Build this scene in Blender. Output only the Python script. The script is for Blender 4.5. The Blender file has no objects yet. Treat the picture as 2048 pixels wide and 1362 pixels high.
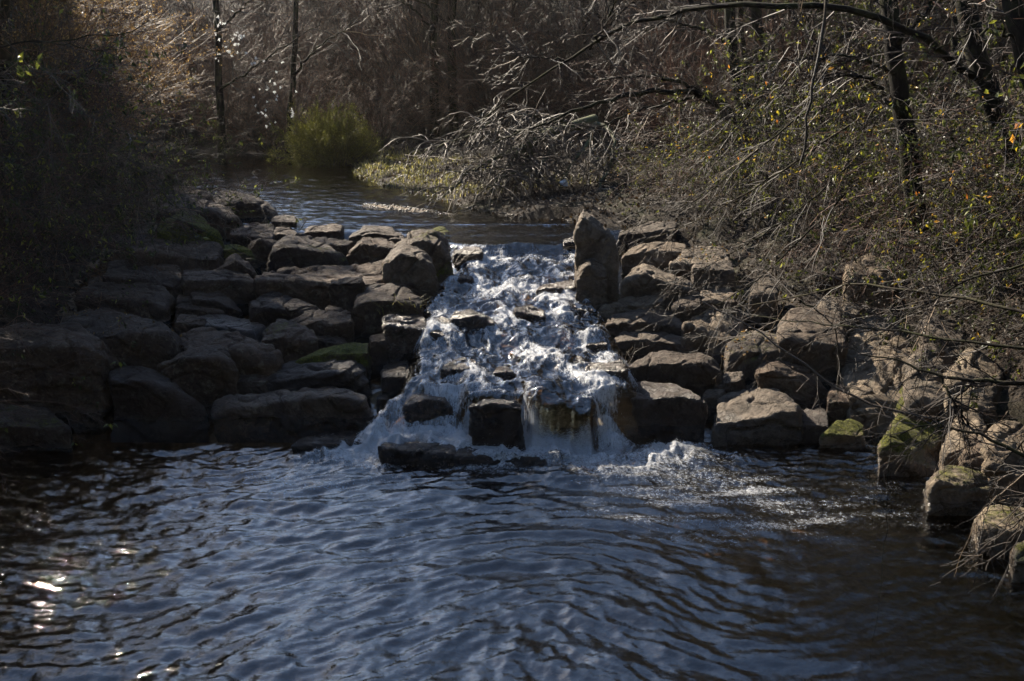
import bpy, bmesh, math, random
import numpy as np
from mathutils import Vector
R = math.radians
SC = bpy.context.scene
COL = SC.collection
# ------------------------------------------------------------------ camera
CAMH, PITCH, FPX = 4.0, R(16), 2048*35/36
def ray(u, v):
    a, b = (u-1024)/FPX, -(v-681)/FPX
    c, s = math.cos(PITCH), math.sin(PITCH)
    return np.array([a, c+b*s, -s+b*c])
def P(u, v, Y):
    d = ray(u, v); t = Y/d[1]
    return np.array([d[0]*t, Y, CAMH+d[2]*t])
cam_d = bpy.data.cameras.new('camera'); cam = bpy.data.objects.new('camera', cam_d); COL.objects.link(cam)
cam.location = (0, 0, CAMH); cam.rotation_euler = (R(90)-PITCH, 0, 0)
cam_d.lens = 35; cam_d.sensor_width = 36; cam_d.clip_end = 600
SC.camera = cam
# ------------------------------------------------------------------ numpy noise
_rs = np.random.RandomState(7)
_PERM = np.concatenate([_rs.permutation(512)]*2).astype(np.int64)
_G = _rs.normal(size=(512, 3)); _G /= np.linalg.norm(_G, axis=1)[:, None]
def noise(p, seed=0):
    p = np.asarray(p, dtype=np.float64)+seed*17.31
    i = np.floor(p).astype(np.int64); f = p-i
    w = f*f*f*(f*(f*6-15)+10)
    def h(dx, dy, dz):
        k = _PERM[(_PERM[(_PERM[(i[:, 0]+dx) & 511]+i[:, 1]+dy) & 511]+i[:, 2]+dz) & 511]
        g = _G[k]
        return g[:, 0]*(f[:, 0]-dx)+g[:, 1]*(f[:, 1]-dy)+g[:, 2]*(f[:, 2]-dz)
    x0 = h(0,0,0)*(1-w[:,0])+h(1,0,0)*w[:,0]; x1 = h(0,1,0)*(1-w[:,0])+h(1,1,0)*w[:,0]
    x2 = h(0,0,1)*(1-w[:,0])+h(1,0,1)*w[:,0]; x3 = h(0,1,1)*(1-w[:,0])+h(1,1,1)*w[:,0]
    y0 = x0*(1-w[:,1])+x1*w[:,1]; y1 = x2*(1-w[:,1])+x3*w[:,1]
    return (y0*(1-w[:,2])+y1*w[:,2])*1.6
def fbm(p, o=4, seed=0, gain=.5):
    a, s, r = 1., 0., 0.
    for k in range(o):
        r = r+a*noise(np.asarray(p)*(2.03**k), seed+k*3); s += a; a *= gain
    return r/s
def sstep(a, b, x):
    t = np.clip((x-a)/(b-a), 0, 1); return t*t*(3-2*t)
def xy0(x, y, sx=1., sy=1., z=0.):
    return np.stack([x*sx, y*sy, np.full(x.shape, z)], 1)
# ------------------------------------------------------------------ object helpers
def tag(o, label=None, cat=None, group=None, kind=None):
    if label: o['label'] = label
    if cat: o['category'] = cat
    if group: o['group'] = group
    if kind: o['kind'] = kind
    return o
def empty(name, loc=(0, 0, 0)):
    o = bpy.data.objects.new(name, None); COL.objects.link(o); o.location = loc; o.empty_display_size = .3
    return o
def link(name, me, mat=None, parent=None):
    o = bpy.data.objects.new(name, me); COL.objects.link(o)
    if mat: me.materials.append(mat)
    if parent: o.parent = parent
    return o
def mesh_np(name, V, Fq, attrs=None, smooth=True, uv=None):
    """V (n,3), Fq (m,k) all faces with k corners."""
    V = np.ascontiguousarray(V, dtype=np.float32); Fq = np.ascontiguousarray(Fq, dtype=np.int32)
    me = bpy.data.meshes.new(name); m, k = Fq.shape
    me.vertices.add(len(V)); me.vertices.foreach_set('co', V.ravel())
    me.loops.add(m*k); me.loops.foreach_set('vertex_index', Fq.ravel())
    me.polygons.add(m)
    me.polygons.foreach_set('loop_start', np.arange(0, m*k, k, dtype=np.int32))
    me.polygons.foreach_set('loop_total', np.full(m, k, dtype=np.int32))
    me.polygons.foreach_set('use_smooth', np.full(m, smooth, dtype=bool))
    if attrs:
        for an, av in attrs.items():
            a = me.attributes.new(an, 'FLOAT', 'POINT'); a.data.foreach_set('value', np.ascontiguousarray(av, dtype=np.float32))
    me.update(calc_edges=True)
    return me
def copy_tree(o, parent=None):
    c = o.copy(); COL.objects.link(c); c.parent = parent
    for ch in [x for x in COL.objects if x.parent == o]: copy_tree(ch, c)
    return c
# ------------------------------------------------------------------ materials
class NB:
    def __init__(s, name):
        s.m = bpy.data.materials.new(name); s.m.use_nodes = True; s.t = s.m.node_tree; s.t.nodes.clear()
        s.out = s.n('ShaderNodeOutputMaterial')
    def n(s, typ, **kw):
        x = s.t.nodes.new(typ)
        for k, v in kw.items(): setattr(x, k, v)
        return x
    def l(s, a, b): s.t.links.new(a, b)
    def noise(s, vec, scale, detail=4, rough=.6, dist=0.):
        x = s.n('ShaderNodeTexNoise'); x.inputs['Scale'].default_value = scale
        x.inputs['Detail'].default_value = detail; x.inputs['Roughness'].default_value = rough; x.inputs['Distortion'].default_value = dist
        if vec is not None: s.l(vec, x.inputs['Vector'])
        return x.outputs['Fac']
    def ramp(s, fac, stops, interp='LINEAR'):
        x = s.n('ShaderNodeValToRGB'); x.color_ramp.interpolation = interp
        e = x.color_ramp.elements
        while len(e) < len(stops): e.new(.5)
        for i, (p, c) in enumerate(stops):
            e[i].position = p; e[i].color = (c, c, c, 1) if isinstance(c, (int, float)) else (*c, 1)
        s.l(fac, x.inputs[0]); return x.outputs[0]
    def math(s, op, a, b=None, c=None, clamp=False):
        x = s.n('ShaderNodeMath', operation=op); x.use_clamp = clamp
        for i, q in enumerate((a, b, c)):
            if q is None: continue
            if isinstance(q, (int, float)): x.inputs[i].default_value = q
            else: s.l(q, x.inputs[i])
        return x.outputs[0]
    def mix(s, f, a, b, mode='MIX'):
        x = s.n('ShaderNodeMixRGB', blend_type=mode)
        for i, q in enumerate((f, a, b)):
            if isinstance(q, (int, float)): x.inputs[i].default_value = q
            elif isinstance(q, tuple): x.inputs[i].default_value = (*q, 1)
            else: s.l(q, x.inputs[i])
        return x.outputs[0]
    def attr(s, name, kind='GEOMETRY', out='Fac'):
        x = s.n('ShaderNodeAttribute'); x.attribute_type = kind; x.attribute_name = name
        return x.outputs[out]
    def bump(s, h, strength=.5, dist=.02, normal=None):
        x = s.n('ShaderNodeBump'); x.inputs['Strength'].default_value = strength; x.inputs['Distance'].default_value = dist
        s.l(h, x.inputs['Height'])
        if normal is not None: s.l(normal, x.inputs['Normal'])
        return x.outputs[0]
    def principled(s, col, rough=.8, normal=None, spec=.5):
        x = s.n('ShaderNodeBsdfPrincipled')
        for key, q in (('Base Color', col), ('Roughness', rough), ('Specular IOR Level', spec)):
            if isinstance(q, (int, float)): x.inputs[key].default_value = q
            elif isinstance(q, tuple): x.inputs[key].default_value = (*q, 1)
            else: s.l(q, x.inputs[key])
        if normal is not None: s.l(normal, x.inputs['Normal'])
        return x.outputs[0]
    def end(s, sh): s.l(sh, s.out.inputs['Surface']); return s.m
def rock_material():
    b = NB('rock'); geo = b.n('ShaderNodeNewGeometry'); pos = geo.outputs['Position']
    oi = b.n('ShaderNodeObjectInfo'); rnd = oi.outputs['Random']
    off = b.n('ShaderNodeVectorMath', operation='ADD'); b.l(pos, off.inputs[0])
    cmb = b.n('ShaderNodeCombineXYZ'); b.l(b.math('MULTIPLY', rnd, 37.), cmb.inputs[0]); b.l(b.math('MULTIPLY', rnd, 91.), cmb.inputs[2]); b.l(cmb.outputs[0], off.inputs[1])
    p = off.outputs[0]
    big = b.noise(p, 2.3, 5, .62); fine = b.noise(p, 34., 4, .7); mid = b.noise(p, 9., 5, .65)
    col = b.ramp(big, [(.3, (.027, .0165, .011)), (.5, (.050, .032, .022)), (.7, (.085, .060, .043))])
    col = b.mix(b.attr('dry', 'OBJECT'), col, b.ramp(big, [(.3, (.085, .068, .050)), (.5, (.155, .127, .097)), (.7, (.24, .205, .16))]))  # dry stone ramp also holds sunlit paleness: more on sunlit rocks, less on shaded
    col = b.mix(.75, col, b.ramp(mid, [(.25, .55), (.55, 1.), (.75, 1.35)]), 'MULTIPLY')
    col = b.mix(.6, col, b.ramp(fine, [(.3, .5), (.5, 1.), (.68, 1.5)]), 'MULTIPLY')
    # lichen blotches
    li = b.ramp(b.noise(p, 11., 5, .7, .6), [(.56, 0.), (.62, 1.)])
    col = b.mix(b.math('MULTIPLY', li, .35), col, (.16, .155, .125))
    # per-rock tone
    col = b.mix(1., col, b.ramp(rnd, [(0, (.62, .58, .58)), (.5, (1, .97, .92)), (1, (1.4, 1.28, 1.12))]), 'MULTIPLY')
    # moss
    nz = b.n('ShaderNodeSeparateXYZ'); b.l(geo.outputs['Normal'], nz.inputs[0])
    moss = b.attr('moss', 'OBJECT')
    mn = b.math('ADD', b.math('MULTIPLY', b.noise(p, 3.2, 6, .75), .62), b.math('MULTIPLY', b.noise(p, 17., 4, .7), .38))
    m = b.math('ADD', b.math('MULTIPLY', mn, 1.6), b.math('MULTIPLY', nz.outputs[2], .28))
    m = b.math('ADD', m, moss)
    sz = b.n('ShaderNodeSeparateXYZ'); b.l(pos, sz.inputs[0])
    bd = b.math('ABSOLUTE', b.math('SUBTRACT', b.math('SUBTRACT', sz.outputs[2], b.attr('waterline', 'OBJECT')), .22))
    bd = b.math('SUBTRACT', 1., b.math('DIVIDE', bd, .34), clamp=True)
    m = b.math('ADD', m, b.math('MULTIPLY', b.math('MULTIPLY', bd, moss), 1.25))
    mf = b.ramp(m, [(0.0, 0.), (1.0, 0.)])
    m2 = b.n('ShaderNodeMapRange'); m2.inputs['From Min'].default_value = 1.38; m2.inputs['From Max'].default_value = 1.6; b.l(m, m2.inputs['Value'])
    mossf = m2.outputs[0]
    mcol = b.ramp(b.noise(p, 60., 3, .7), [(.3, (.018, .020, .004)), (.55, (.075, .078, .010)), (.75, (.21, .20, .02))])
    col = b.mix(mossf, col, mcol)
    # wetness
    ps = b.n('ShaderNodeSeparateXYZ'); b.l(pos, ps.inputs[0])
    wl = b.math('ADD', b.attr('waterline', 'OBJECT'), b.math('MULTIPLY', b.noise(p, 5., 3), .12))
    wz = b.math('SUBTRACT', wl, ps.outputs[2]); wz = b.math('MULTIPLY', wz, 14., clamp=True)
    wet = b.math('MAXIMUM', wz, b.attr('wet', 'OBJECT'))
    col = b.mix(b.math('MULTIPLY', wet, .62), col, b.mix(1., col, (.3, .29, .29), 'MULTIPLY'))
    rough = b.math('SUBTRACT', b.math('SUBTRACT', .74, b.math('MULTIPLY', wet, .48)), b.math('MULTIPLY', b.math('MULTIPLY', mid, wet), .1))
    rough = b.math('ADD', rough, b.math('MULTIPLY', mossf, .2), clamp=True)
    h = b.math('ADD', b.math('ADD', b.math('MULTIPLY', b.noise(p, 24., 8, .75), 1.), b.math('MULTIPLY', fine, .35)), b.math('MULTIPLY', b.ramp(b.noise(p, 6.5, 6, .7, .8), [(.42, 0.), (.5, .55), (.58, .6)]), 1.1))
    nrm = b.bump(h, 1., .045)
    spc = b.math('ADD', .3, b.math('MULTIPLY', wet, .4)); sh = b.principled(col, rough, nrm, spc)
    return b.end(sh)
def ground_material():
    b = NB('soil'); geo = b.n('ShaderNodeNewGeometry'); p = geo.outputs['Position']
    n1 = b.noise(p, 1.3, 5, .65); n2 = b.noise(p, 14., 6, .75); n3 = b.noise(p, 60., 3, .7)
    col = b.ramp(n2, [(.3, (.008, .0055, .004)), (.5, (.021, .0145, .010)), (.68, (.045, .032, .021))])
    col = b.mix(b.ramp(n1, [(.5, 0.), (.68, .6)]), col, (.035, .04, .012))
    col = b.mix(.5, col, b.ramp(n3, [(.35, .4), (.6, 1.4)]), 'MULTIPLY')
    return b.end(b.principled(col, .9, b.bump(b.math('ADD', n2, b.math('MULTIPLY', n3, .4)), 1., .06), .3))
def bed_material():
    b = NB('stream_bed_gravel'); p = b.n('ShaderNodeNewGeometry').outputs['Position']
    v = b.n('ShaderNodeTexVoronoi'); v.inputs['Scale'].default_value = 16.; b.l(p, v.inputs['Vector'])
    col = b.ramp(b.noise(p, .9, 5, .65, .4), [(.3, (.045, .029, .015)), (.52, (.08, .053, .027)), (.75, (.12, .085, .047))])
    bw = b.n('ShaderNodeRGBToBW'); b.l(v.outputs['Color'], bw.inputs[0]); col = b.mix(.7, col, b.ramp(bw.outputs[0], [(.2, .5), (.8, 1.5)]), 'MULTIPLY')
    return b.end(b.principled(col, .8, b.bump(v.outputs['Distance'], .6, .03), .4))
def water_material():
    b = NB('water'); p = b.n('ShaderNodeNewGeometry').outputs['Position']
    rough_a = b.attr('foam')
    st = b.n('ShaderNodeMapping'); st.inputs['Scale'].default_value = (1., 1.5, 1.); b.l(p, st.inputs['Vector'])
    h = b.math('ADD', b.noise(st.outputs[0], 8., 5, .6, .5), b.math('MULTIPLY', b.noise(st.outputs[0], 34., 3, .6), .22))
    nrm = b.bump(h, .22, .035)
    fr = b.n('ShaderNodeFresnel'); fr.inputs['IOR'].default_value = 1.7; b.l(nrm, fr.inputs['Normal'])
    gl = b.n('ShaderNodeBsdfGlossy'); gl.inputs['Roughness'].default_value = .022; b.l(nrm, gl.inputs['Normal'])
    gl.inputs['Color'].default_value = (1, 1, 1, 1)
    tr = b.n('ShaderNodeBsdfTransparent'); tr.inputs['Color'].default_value = (.58, .46, .33, 1)
    mx = b.n('ShaderNodeMixShader'); b.l(b.math('MULTIPLY', fr.outputs[0], 1.0, clamp=True), mx.inputs[0]); b.l(tr.outputs[0], mx.inputs[1]); b.l(gl.outputs[0], mx.inputs[2])
    # foam : aerated water
    fm_ = b.n('ShaderNodeMapping'); fm_.inputs['Scale'].default_value = (1.5, .6, .6); b.l(p, fm_.inputs['Vector']); fm2 = b.n('ShaderNodeMapping'); fm2.inputs['Scale'].default_value = (1.15, 1.25, 1.)
    b.l(p, fm2.inputs['Vector']); sp = b.n('ShaderNodeSeparateXYZ'); b.l(p, sp.inputs[0]); yk = b.math('MULTIPLY', b.math('SUBTRACT', sp.outputs[1], 9.62), 6., clamp=True)
    vm = b.n('ShaderNodeMix'); vm.data_type = 'VECTOR'; b.l(yk, vm.inputs[0]); b.l(fm2.outputs[0], vm.inputs[4]); b.l(fm_.outputs[0], vm.inputs[5]); pq = vm.outputs[1]
    fn = b.math('ADD', b.math('MULTIPLY', b.noise(pq, 24., 6, .75, .6), .9), b.math('MULTIPLY', b.noise(pq, 85., 3, .7), .35))
    fm = b.math('ADD', rough_a, b.math('MULTIPLY', b.math('SUBTRACT', fn, .62), 2.4))
    fr2 = b.n('ShaderNodeMapRange'); fr2.inputs['From Min'].default_value = .44; fr2.inputs['From Max'].default_value = 1.05; b.l(fm, fr2.inputs['Value'])
    fnrm = b.bump(fn, .6, .035)
    df = b.principled((.60, .62, .65), .42, fnrm, .6)
    tl = b.n('ShaderNodeBsdfTranslucent'); tl.inputs['Color'].default_value = (.55, .59, .63, 1); b.l(fnrm, tl.inputs['Normal'])
    m3 = b.n('ShaderNodeMixShader'); m3.inputs[0].default_value = .35; b.l(df, m3.inputs[1]); b.l(tl.outputs[0], m3.inputs[2])
    m4 = b.n('ShaderNodeMixShader'); b.l(b.math('MULTIPLY', fr2.outputs[0], .93), m4.inputs[0]); b.l(mx.outputs[0], m4.inputs[1]); b.l(m3.outputs[0], m4.inputs[2])
    return b.end(m4.outputs[0])
def foam_material():
    b = NB('foam_drops')
    df = b.principled((.5, .52, .56), .15, None, .9)
    tl = b.n('ShaderNodeBsdfTranslucent'); tl.inputs['Color'].default_value = (.6, .64, .7, 1)
    m = b.n('ShaderNodeMixShader'); m.inputs[0].default_value = .4; b.l(df, m.inputs[1]); b.l(tl.outputs[0], m.inputs[2])
    return b.end(m.outputs[0])
def bark_material(name, dark, light, pale=None, rough=.75, moss=0., spec=.35):
    """'tone' point attribute 0..1 runs from dark to light bark; scattered pale stems above .9 stand for bright glints"""
    b = NB(name); p = b.n('ShaderNodeNewGeometry').outputs['Position']
    t = b.attr('tone')
    col = b.ramp(t, [(0., dark), (.85, light), (1., pale or light)])  # pale end of the ramp puts sunlit glints into the twig colour
    col = b.mix(.7, col, b.ramp(b.noise(p, 30., 5, .7), [(.3, .5), (.6, 1.3)]), 'MULTIPLY')
    if moss:
        col = b.mix(b.math('MULTIPLY', b.ramp(b.noise(p, 4., 4, .7), [(.45, 0.), (.6, 1.)]), moss), col, (.07, .08, .02))
    return b.end(b.principled(col, rough, b.bump(b.noise(p, 45., 5, .7), .7, .01), spec))
def leaf_material(name, c1, c2, c3=None, trans=.45, rough=.45, tint=(1.5, 1.45, 1.0)):
    b = NB(name); t = b.attr('tone')
    col = b.ramp(t, [(0., c1), (.75, c2), (1., c3 or c2)])
    df = b.principled(col, rough, None, .4)
    tl = b.n('ShaderNodeBsdfTranslucent'); b.l(b.mix(1., col, tint, 'MULTIPLY'), tl.inputs['Color'])
    m = b.n('ShaderNodeMixShader'); m.inputs[0].default_value = trans; b.l(df, m.inputs[1]); b.l(tl.outputs[0], m.inputs[2])
    return b.end(m.outputs[0])
M = {}
M['rock'] = rock_material(); M['soil'] = ground_material(); M['bed'] = bed_material(); M['water'] = water_material(); M['foam'] = foam_material()
M['twig'] = bark_material('brown_twigs', (.008, .005, .0035), (.030, .017, .011), (.16, .11, .065), .6)
M['redtwig'] = bark_material('russet_twigs', (.028, .012, .007), (.11, .046, .025), (.22, .12, .065), .6)
M['bark'] = bark_material('tree_bark', (.005, .004, .003), (.014, .011, .009), (.03, .024, .018), .9, .2, .15)
M['palebark'] = bark_material('driftwood_bark', (.025, .019, .014), (.105, .080, .058), (.30, .25, .19), .5)
M['mossbark'] = bark_material('mossy_bark', (.04, .04, .02), (.11, .11, .06), None, .8, .6)
M['leaf'] = leaf_material('green_leaves', (.012, .016, .006), (.042, .052, .014), (.19, .20, .035))
M['yleaf'] = leaf_material('yellow_leaves', (.16, .13, .02), (.32, .26, .03), (.35, .12, .03))
M['dryleaf'] = leaf_material('dry_leaves', (.06, .035, .016), (.17, .105, .045), (.34, .24, .12), .55)
M['litter'] = leaf_material('leaf_litter', (.009, .0055, .003), (.028, .017, .009), (.085, .055, .028), .15, .6)
M['grass'] = leaf_material('grass_blades', (.06, .065, .02), (.19, .18, .06), (.42, .37, .2))
M['olive'] = leaf_material('flare_ghost_olive', (.04, .045, .008), (.105, .11, .02), (.2, .19, .045), .45)  # green of a lens-flare ghost, given to the added bush
M['fluff'] = leaf_material('white_seed_fluff', (.7, .7, .68), (.85, .85, .83), None, .5, .7, (1, 1, 1))
M['white'] = leaf_material('white_plastic', (.75, .77, .8), (.8, .8, .82), None, .3, .4, (1, 1, 1))
# ------------------------------------------------------------------ levels (world metres; pool surface z = 0)
FV = [340, 400, 440, 480, 520, 560, 600, 660, 740, 800, 870]
FZ = [1.30, 1.25, 1.20, 1.10, 1.00, .90, .78, .60, .38, .20, .0]
def depth_of(v, z):
    return (CAMH-z)/math.tan(PITCH+math.atan((v-681)/FPX))
def field_at(v):
    z = float(np.interp(v, FV, FZ)); return depth_of(v, z), z
_fy = np.array([depth_of(v, z) for v, z in zip(FV, FZ)])[::-1]; _fz = np.array(FZ)[::-1]
def z_field(y): return np.interp(y, _fy, _fz)
SY = [3, 9.3, 9.78, 9.9, 9.98, 10.2, 10.9, 11.35, 11.55, 12.3, 12.55, 13.3, 13.5, 14.3, 14.8, 14.97, 15.15, 17.5, 25, 45]
SZ = [0, 0, .02, .09, .47, .54, .60, .64, .74, .79, .87, .90, .98, 1.01, 1.03, 1.06, 1.18, 1.21, 1.25, 1.3]
def z_stream(y): return np.interp(y, SY, SZ)
def chan(y):   # left and right edge of the running channel
    xl = np.interp(y, [8.6, 9.4, 9.9, 10.6, 11.8, 13, 14.2, 15.2, 15.8, 16.6, 17.5], [-3.2, -2.2, -1.45, -1.0, -.98, -1.0, -.62, -.75, -1.3, -2.6, -3.6])
    xr = np.interp(y, [8.6, 9.4, 9.9, 10.6, 11.8, 13, 14.2, 15.2, 17.5], [3.4, 2.6, 1.2, 1.25, 1.05, .9, .98, 1.02, 1.25])
    xr = xr-.38*sstep(9.75, 9.85, y)*sstep(10.25, 10.05, y)
    return xl, xr
def edge_left(y): return np.interp(y, [2, 6, 9, 10.5, 12.5, 15, 18, 22, 26, 29, 33, 45], [-7.5, -6.6, -5.6, -5.4, -5.7, -6.2, -6.6, -6.7, -7.9, -10, -14, -20])
def edge_right(y): return np.interp(y, [2, 5, 7.15, 8.5, 9.8, 11, 13, 15, 16.7, 17.3, 17.7, 18.8, 20.3, 21.8, 23.9, 26, 27.5, 28.5, 31, 45], [4.6, 4.4, 4.1, 3.95, 3.45, 3.6, 3.4, 3.1, 1.6, .4, -.3, -1.2, -1.85, -3., -4.05, -4.4, -5.8, -8, -13, -19])
def ground_z(x, y):
    x = np.asarray(x, float); y = np.asarray(y, float)
    q = xy0(x, y)
    n = fbm(q*.9, 3, 5)
    # bed
    bed_pool = -.55+.35*sstep(6.5, 9.8, y)*0+.10*n
    inch = (y > 9.4)
    xl, xr = chan(y)
    f = z_field(y)-.20+.09*noise(q*1.7, 3)+.05*noise(q*4.1, 8)
    ch = z_stream(y)-.32+.08*n
    inside = sstep(-.35, .1, x-xl)*sstep(-.35, .1, xr-x)
    z = np.where(y < 16.2, f*(1-inside)+ch*inside, z_stream(y)-.16+.06*n)
    t = sstep(9.2, 10.2, y)
    z = bed_pool*(1-t)+z*t
    # banks
    el, er = edge_left(y), edge_right(y)
    dl, dr = el-x, x-er
    up = 1.+.25*n
    def bank(d, base, top): return base+(top-base)*sstep(-.2, 3.4, d)+np.clip(d-3, 0, 60)*.06
    top = np.where(y < 17, 2.0, 1.9)+.3*n
    topr = np.interp(y, [3, 9, 14, 16.5, 18, 30], [2.4, 2.4, 2.0, 1.75, 1.55, 1.6])+.25*n
    z = np.where(dl > -.2, np.maximum(z, bank(dl, z, np.interp(y, [0, 14, 18, 25], [2.3, 2.2, 1.7, 1.75])+.3*n)), z)
    # right: low grassy bar beyond the fallen tree is only a step above the water
    topr = np.where((y > 17.6) & (dr < 6), np.minimum(topr, 1.42+.08*n+np.clip(dr-1.6, 0, 9)*.10), topr)
    wdt = np.where(y > 17.6, .9, 3.4)
    prof = np.interp(dr, [-.2, .3, 1.4, 2.2, 3.8], [0, .05, .17, .45, 1.]); prof = np.where(y > 17.6, sstep(-.2, 1., dr/wdt), prof*(1-sstep(13, 17, y))+sstep(-.2, 1., dr/wdt)*sstep(13, 17, y))
    zr = z+(topr-z)*prof+np.clip(dr-3, 0, 60)*.05
    z = np.where(dr > -.2, np.maximum(z, zr), z)
    # gravel bar lying in the stream in front of the grassy bar
    g = np.exp(-(((x+2.1)/1.7)**2+((y-18.75+.62*(x+2.1))/.5)**2))
    z = np.where((y > 17.2) & (y < 23), np.maximum(z, z_stream(y)-.16+.185*g+.02*n), z)
    g2 = np.exp(-(((x+4.1)/1.4)**2+((y-21.9)/.4)**2))
    z = np.where((y > 20) & (y < 25), np.maximum(z, z_stream(y)-.16+.10*g2+.02*n), z)
    # woodland floor climbs away behind
    z = z+sstep(30, 70, y)*6.5+sstep(10, 40, np.abs(x))*1.5
    z = z+.05*fbm(q*3.1, 3, 12)+.012*noise(q*13., 15)
    return z
def build_land():
    ys = np.concatenate([np.arange(-2, 8, .12), np.arange(8, 17, .055), np.arange(17, 32, .09), np.linspace(32, 95, 90)])
    t = np.linspace(-1, 1, 420); xs = 9*t+41*t**5+30*t**9
    X, Y = np.meshgrid(xs, ys); x, y = X.ravel(), Y.ravel()
    z = ground_z(x, y); V = np.stack([x, y, z], 1)
    nx, ny = len(xs), len(ys); i = np.arange(nx*ny).reshape(ny, nx)
    Fq = np.stack([i[:-1, :-1], i[:-1, 1:], i[1:, 1:], i[1:, :-1]], -1).reshape(-1, 4)
    me = mesh_np('ground', V, Fq)
    o = link('ground', me, M['soil']); me.materials.append(M['bed'])
    c = V[Fq].mean(1); el, er = edge_left(c[:, 1]), edge_right(c[:, 1])
    wz = np.where(c[:, 1] < 9.9, 0., z_stream(c[:, 1]))
    m = ((c[:, 0] > el-.3) & (c[:, 0] < er+.1) & (c[:, 2] < wz+.04)).astype(np.int32)
    me.polygons.foreach_set('material_index', m)
    tag(o, kind='structure')
    return o
MROCK = []   # midstream rocks for foam rings: (x, y, r)
def water_h(x, y):
    """returns height, foam"""
    x = np.asarray(x, float); y = np.asarray(y, float)
    q = xy0(x, y)
    xl, xr = chan(y)
    inside = sstep(-.5, .0, x-xl)*sstep(-.5, .0, xr-x)
    casc = sstep(9.3, 9.9, y)*(1-sstep(15.1, 15.6, y))
    wob = .22*noise(q*np.array([1.5, .5, 1]), 21)+.06*noise(q*4., 22)
    lipfix = sstep(10.25, 10.8, y)
    yy = y+wob*lipfix*(1-.15*sstep(14.5, 15.2, y))+.05*noise(q*3, 29)*(1-lipfix)
    yy = yy+np.where(y < 10.6, .17*sstep(.10, .22, x)*sstep(.95, .8, x)*sstep(10.6, 10.2, y), 0)
    zs = z_stream(yy)
    soft = np.interp(y, [9.5, 9.7, 9.85, 9.98, 10.12, 10.3, 10.9], [0, .03, .07, .15, .28, .45, .59])
    wl_ = sstep(-.45, -.62, x)*(y < 10.9)
    zs = zs*(1-wl_)+soft*wl_
    zs = zs+.085*sstep(9.36, 9.42, y+.04*noise(q*3, 23))*sstep(9.9, 9.75, y)*sstep(-1.45, -1.15, x)*sstep(.8, .4, x)
    zf = np.where(y > 10.0, z_field(y)-.155, 0)
    zf = np.where(y > 16.4, z_stream(y), zf)
    tt = sstep(9.5, 10.4, y)
    base = np.where(y < 9.4, 0, zs*inside+(1-inside)*(zf*tt))
    base = np.where(y > 16.4, z_stream(y), base*(1-sstep(16, 16.4, y))+z_stream(y)*sstep(16, 16.4, y))
    # pool waves : long crests lying across the view, bending round a slow eddy
    ax = x-.8; ay = y-6.8
    ang = .30*np.exp(-((x+2.5)/2.6)**2)-.75*np.exp(-(((x-1.3)/1.3)**2+((y-6.6)/1.6)**2))
    c, s = np.cos(ang), np.sin(ang)
    wx, wy = (c*ax+s*ay), (-s*ax+c*ay)
    warp = .35*noise(q*.8, 40)
    w = .027*noise(np.stack([wx*.9+warp, wy*2.2+warp, x*0], 1), 31)+.030*noise(np.stack([wx*2.1, wy*5.2+warp*3, x*0], 1), 32)-.022*np.abs(noise(np.stack([wx*1.3+warp*2, wy*3.4+warp*2, x*0], 1), 36))-.020*np.abs(noise(np.stack([wx*3.6+warp*4, wy*8.5, x*0], 1), 37))+.014*noise(np.stack([wx*5.5, wy*12., x*0], 1), 33)+.0048*noise(np.stack([wx*14, wy*25., x*0], 1), 34)
    calm = (1-.65*sstep(1.0, 3.0, x)*(1-sstep(8, 9.5, y)))*(1-.55*sstep(-3.2, -5, x))
    # turbulence
    plume = 1.1*np.exp(-((y-9.72)/.5)**2)*sstep(-2.7, -1.6, x)*sstep(3.2, 1.0, x)
    plume = plume+.42*np.exp(-(((x-1.5-(9.3-y)*1.1)/1.3)**2+((y-9.0)/.5)**2))
    plume = np.where(y < 9.95, plume, 0)
    inch = inside*casc
    # more white just below each little step
    dz = z_stream(yy+.12)-z_stream(yy-.05)
    dz2 = z_stream(yy+.55)-z_stream(yy+.05)
    big = noise(np.stack([x*1.3, y*1.1, x*0], 1), 55)
    fo = inch*np.clip(.25+.7*dz2+.62*big+.42*noise(q*3.3*np.array([.7,1.3,1]), 56)-.9*np.clip(dz-.05, 0, .3)*(y > 14.6), 0, 1)
    sheet = sstep(.10, .2, x)*sstep(.95, .8, x)*sstep(9.72, 9.78, y)*sstep(9.98, 9.9, y)
    fo = fo*(1-.4*sheet)
    fo = np.maximum(fo, np.clip(plume*(1-sheet)*(.80+.5*big+.25*noise(q*3.1, 57)), 0, 1))
    for (mx, my, mr) in MROCK:
        d = np.hypot(x-mx, (y-my)*1.)
        fo = fo+.35*np.exp(-((d-mr*1.25)/(.22))**2)*inch*(y < my+.1)
        base = base+.05*np.exp(-(d/(mr*1.1))**2)*inch
    flat = sstep(15.3, 14.9, y)
    fo = fo*np.where(y > 14.8, flat, 1)
    turb = np.clip(inch*.8+plume*.6, 0, 1)*(1-sstep(14.9, 15.2, y)*.7)
    tw = .095*noise(q*np.array([2.4, 1.7, 1]), 61)+.058-.085*np.abs(noise(np.stack([x*4.6+.5*noise(q*2., 66), y*3.4+.5*noise(q*2., 67), x*0], 1), 62))-.040*np.abs(noise(np.stack([x*11.+.6*noise(q*5., 68), y*7.5, x*0], 1), 63))-.016*np.abs(noise(q*24., 64))+.002*noise(q*55., 65)
    fo = np.clip(fo+np.clip((tw-.026)*7., -.4, .45)*inch*(fo > 0), 0, 1)
    far = sstep(15, 16, y)*(.012*noise(q*np.array([1.6, 3., 1]), 71)+.012*noise(q*np.array([4., 8., 1]), 72)+.006*noise(q*np.array([12., 20., 1]), 73))
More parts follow.
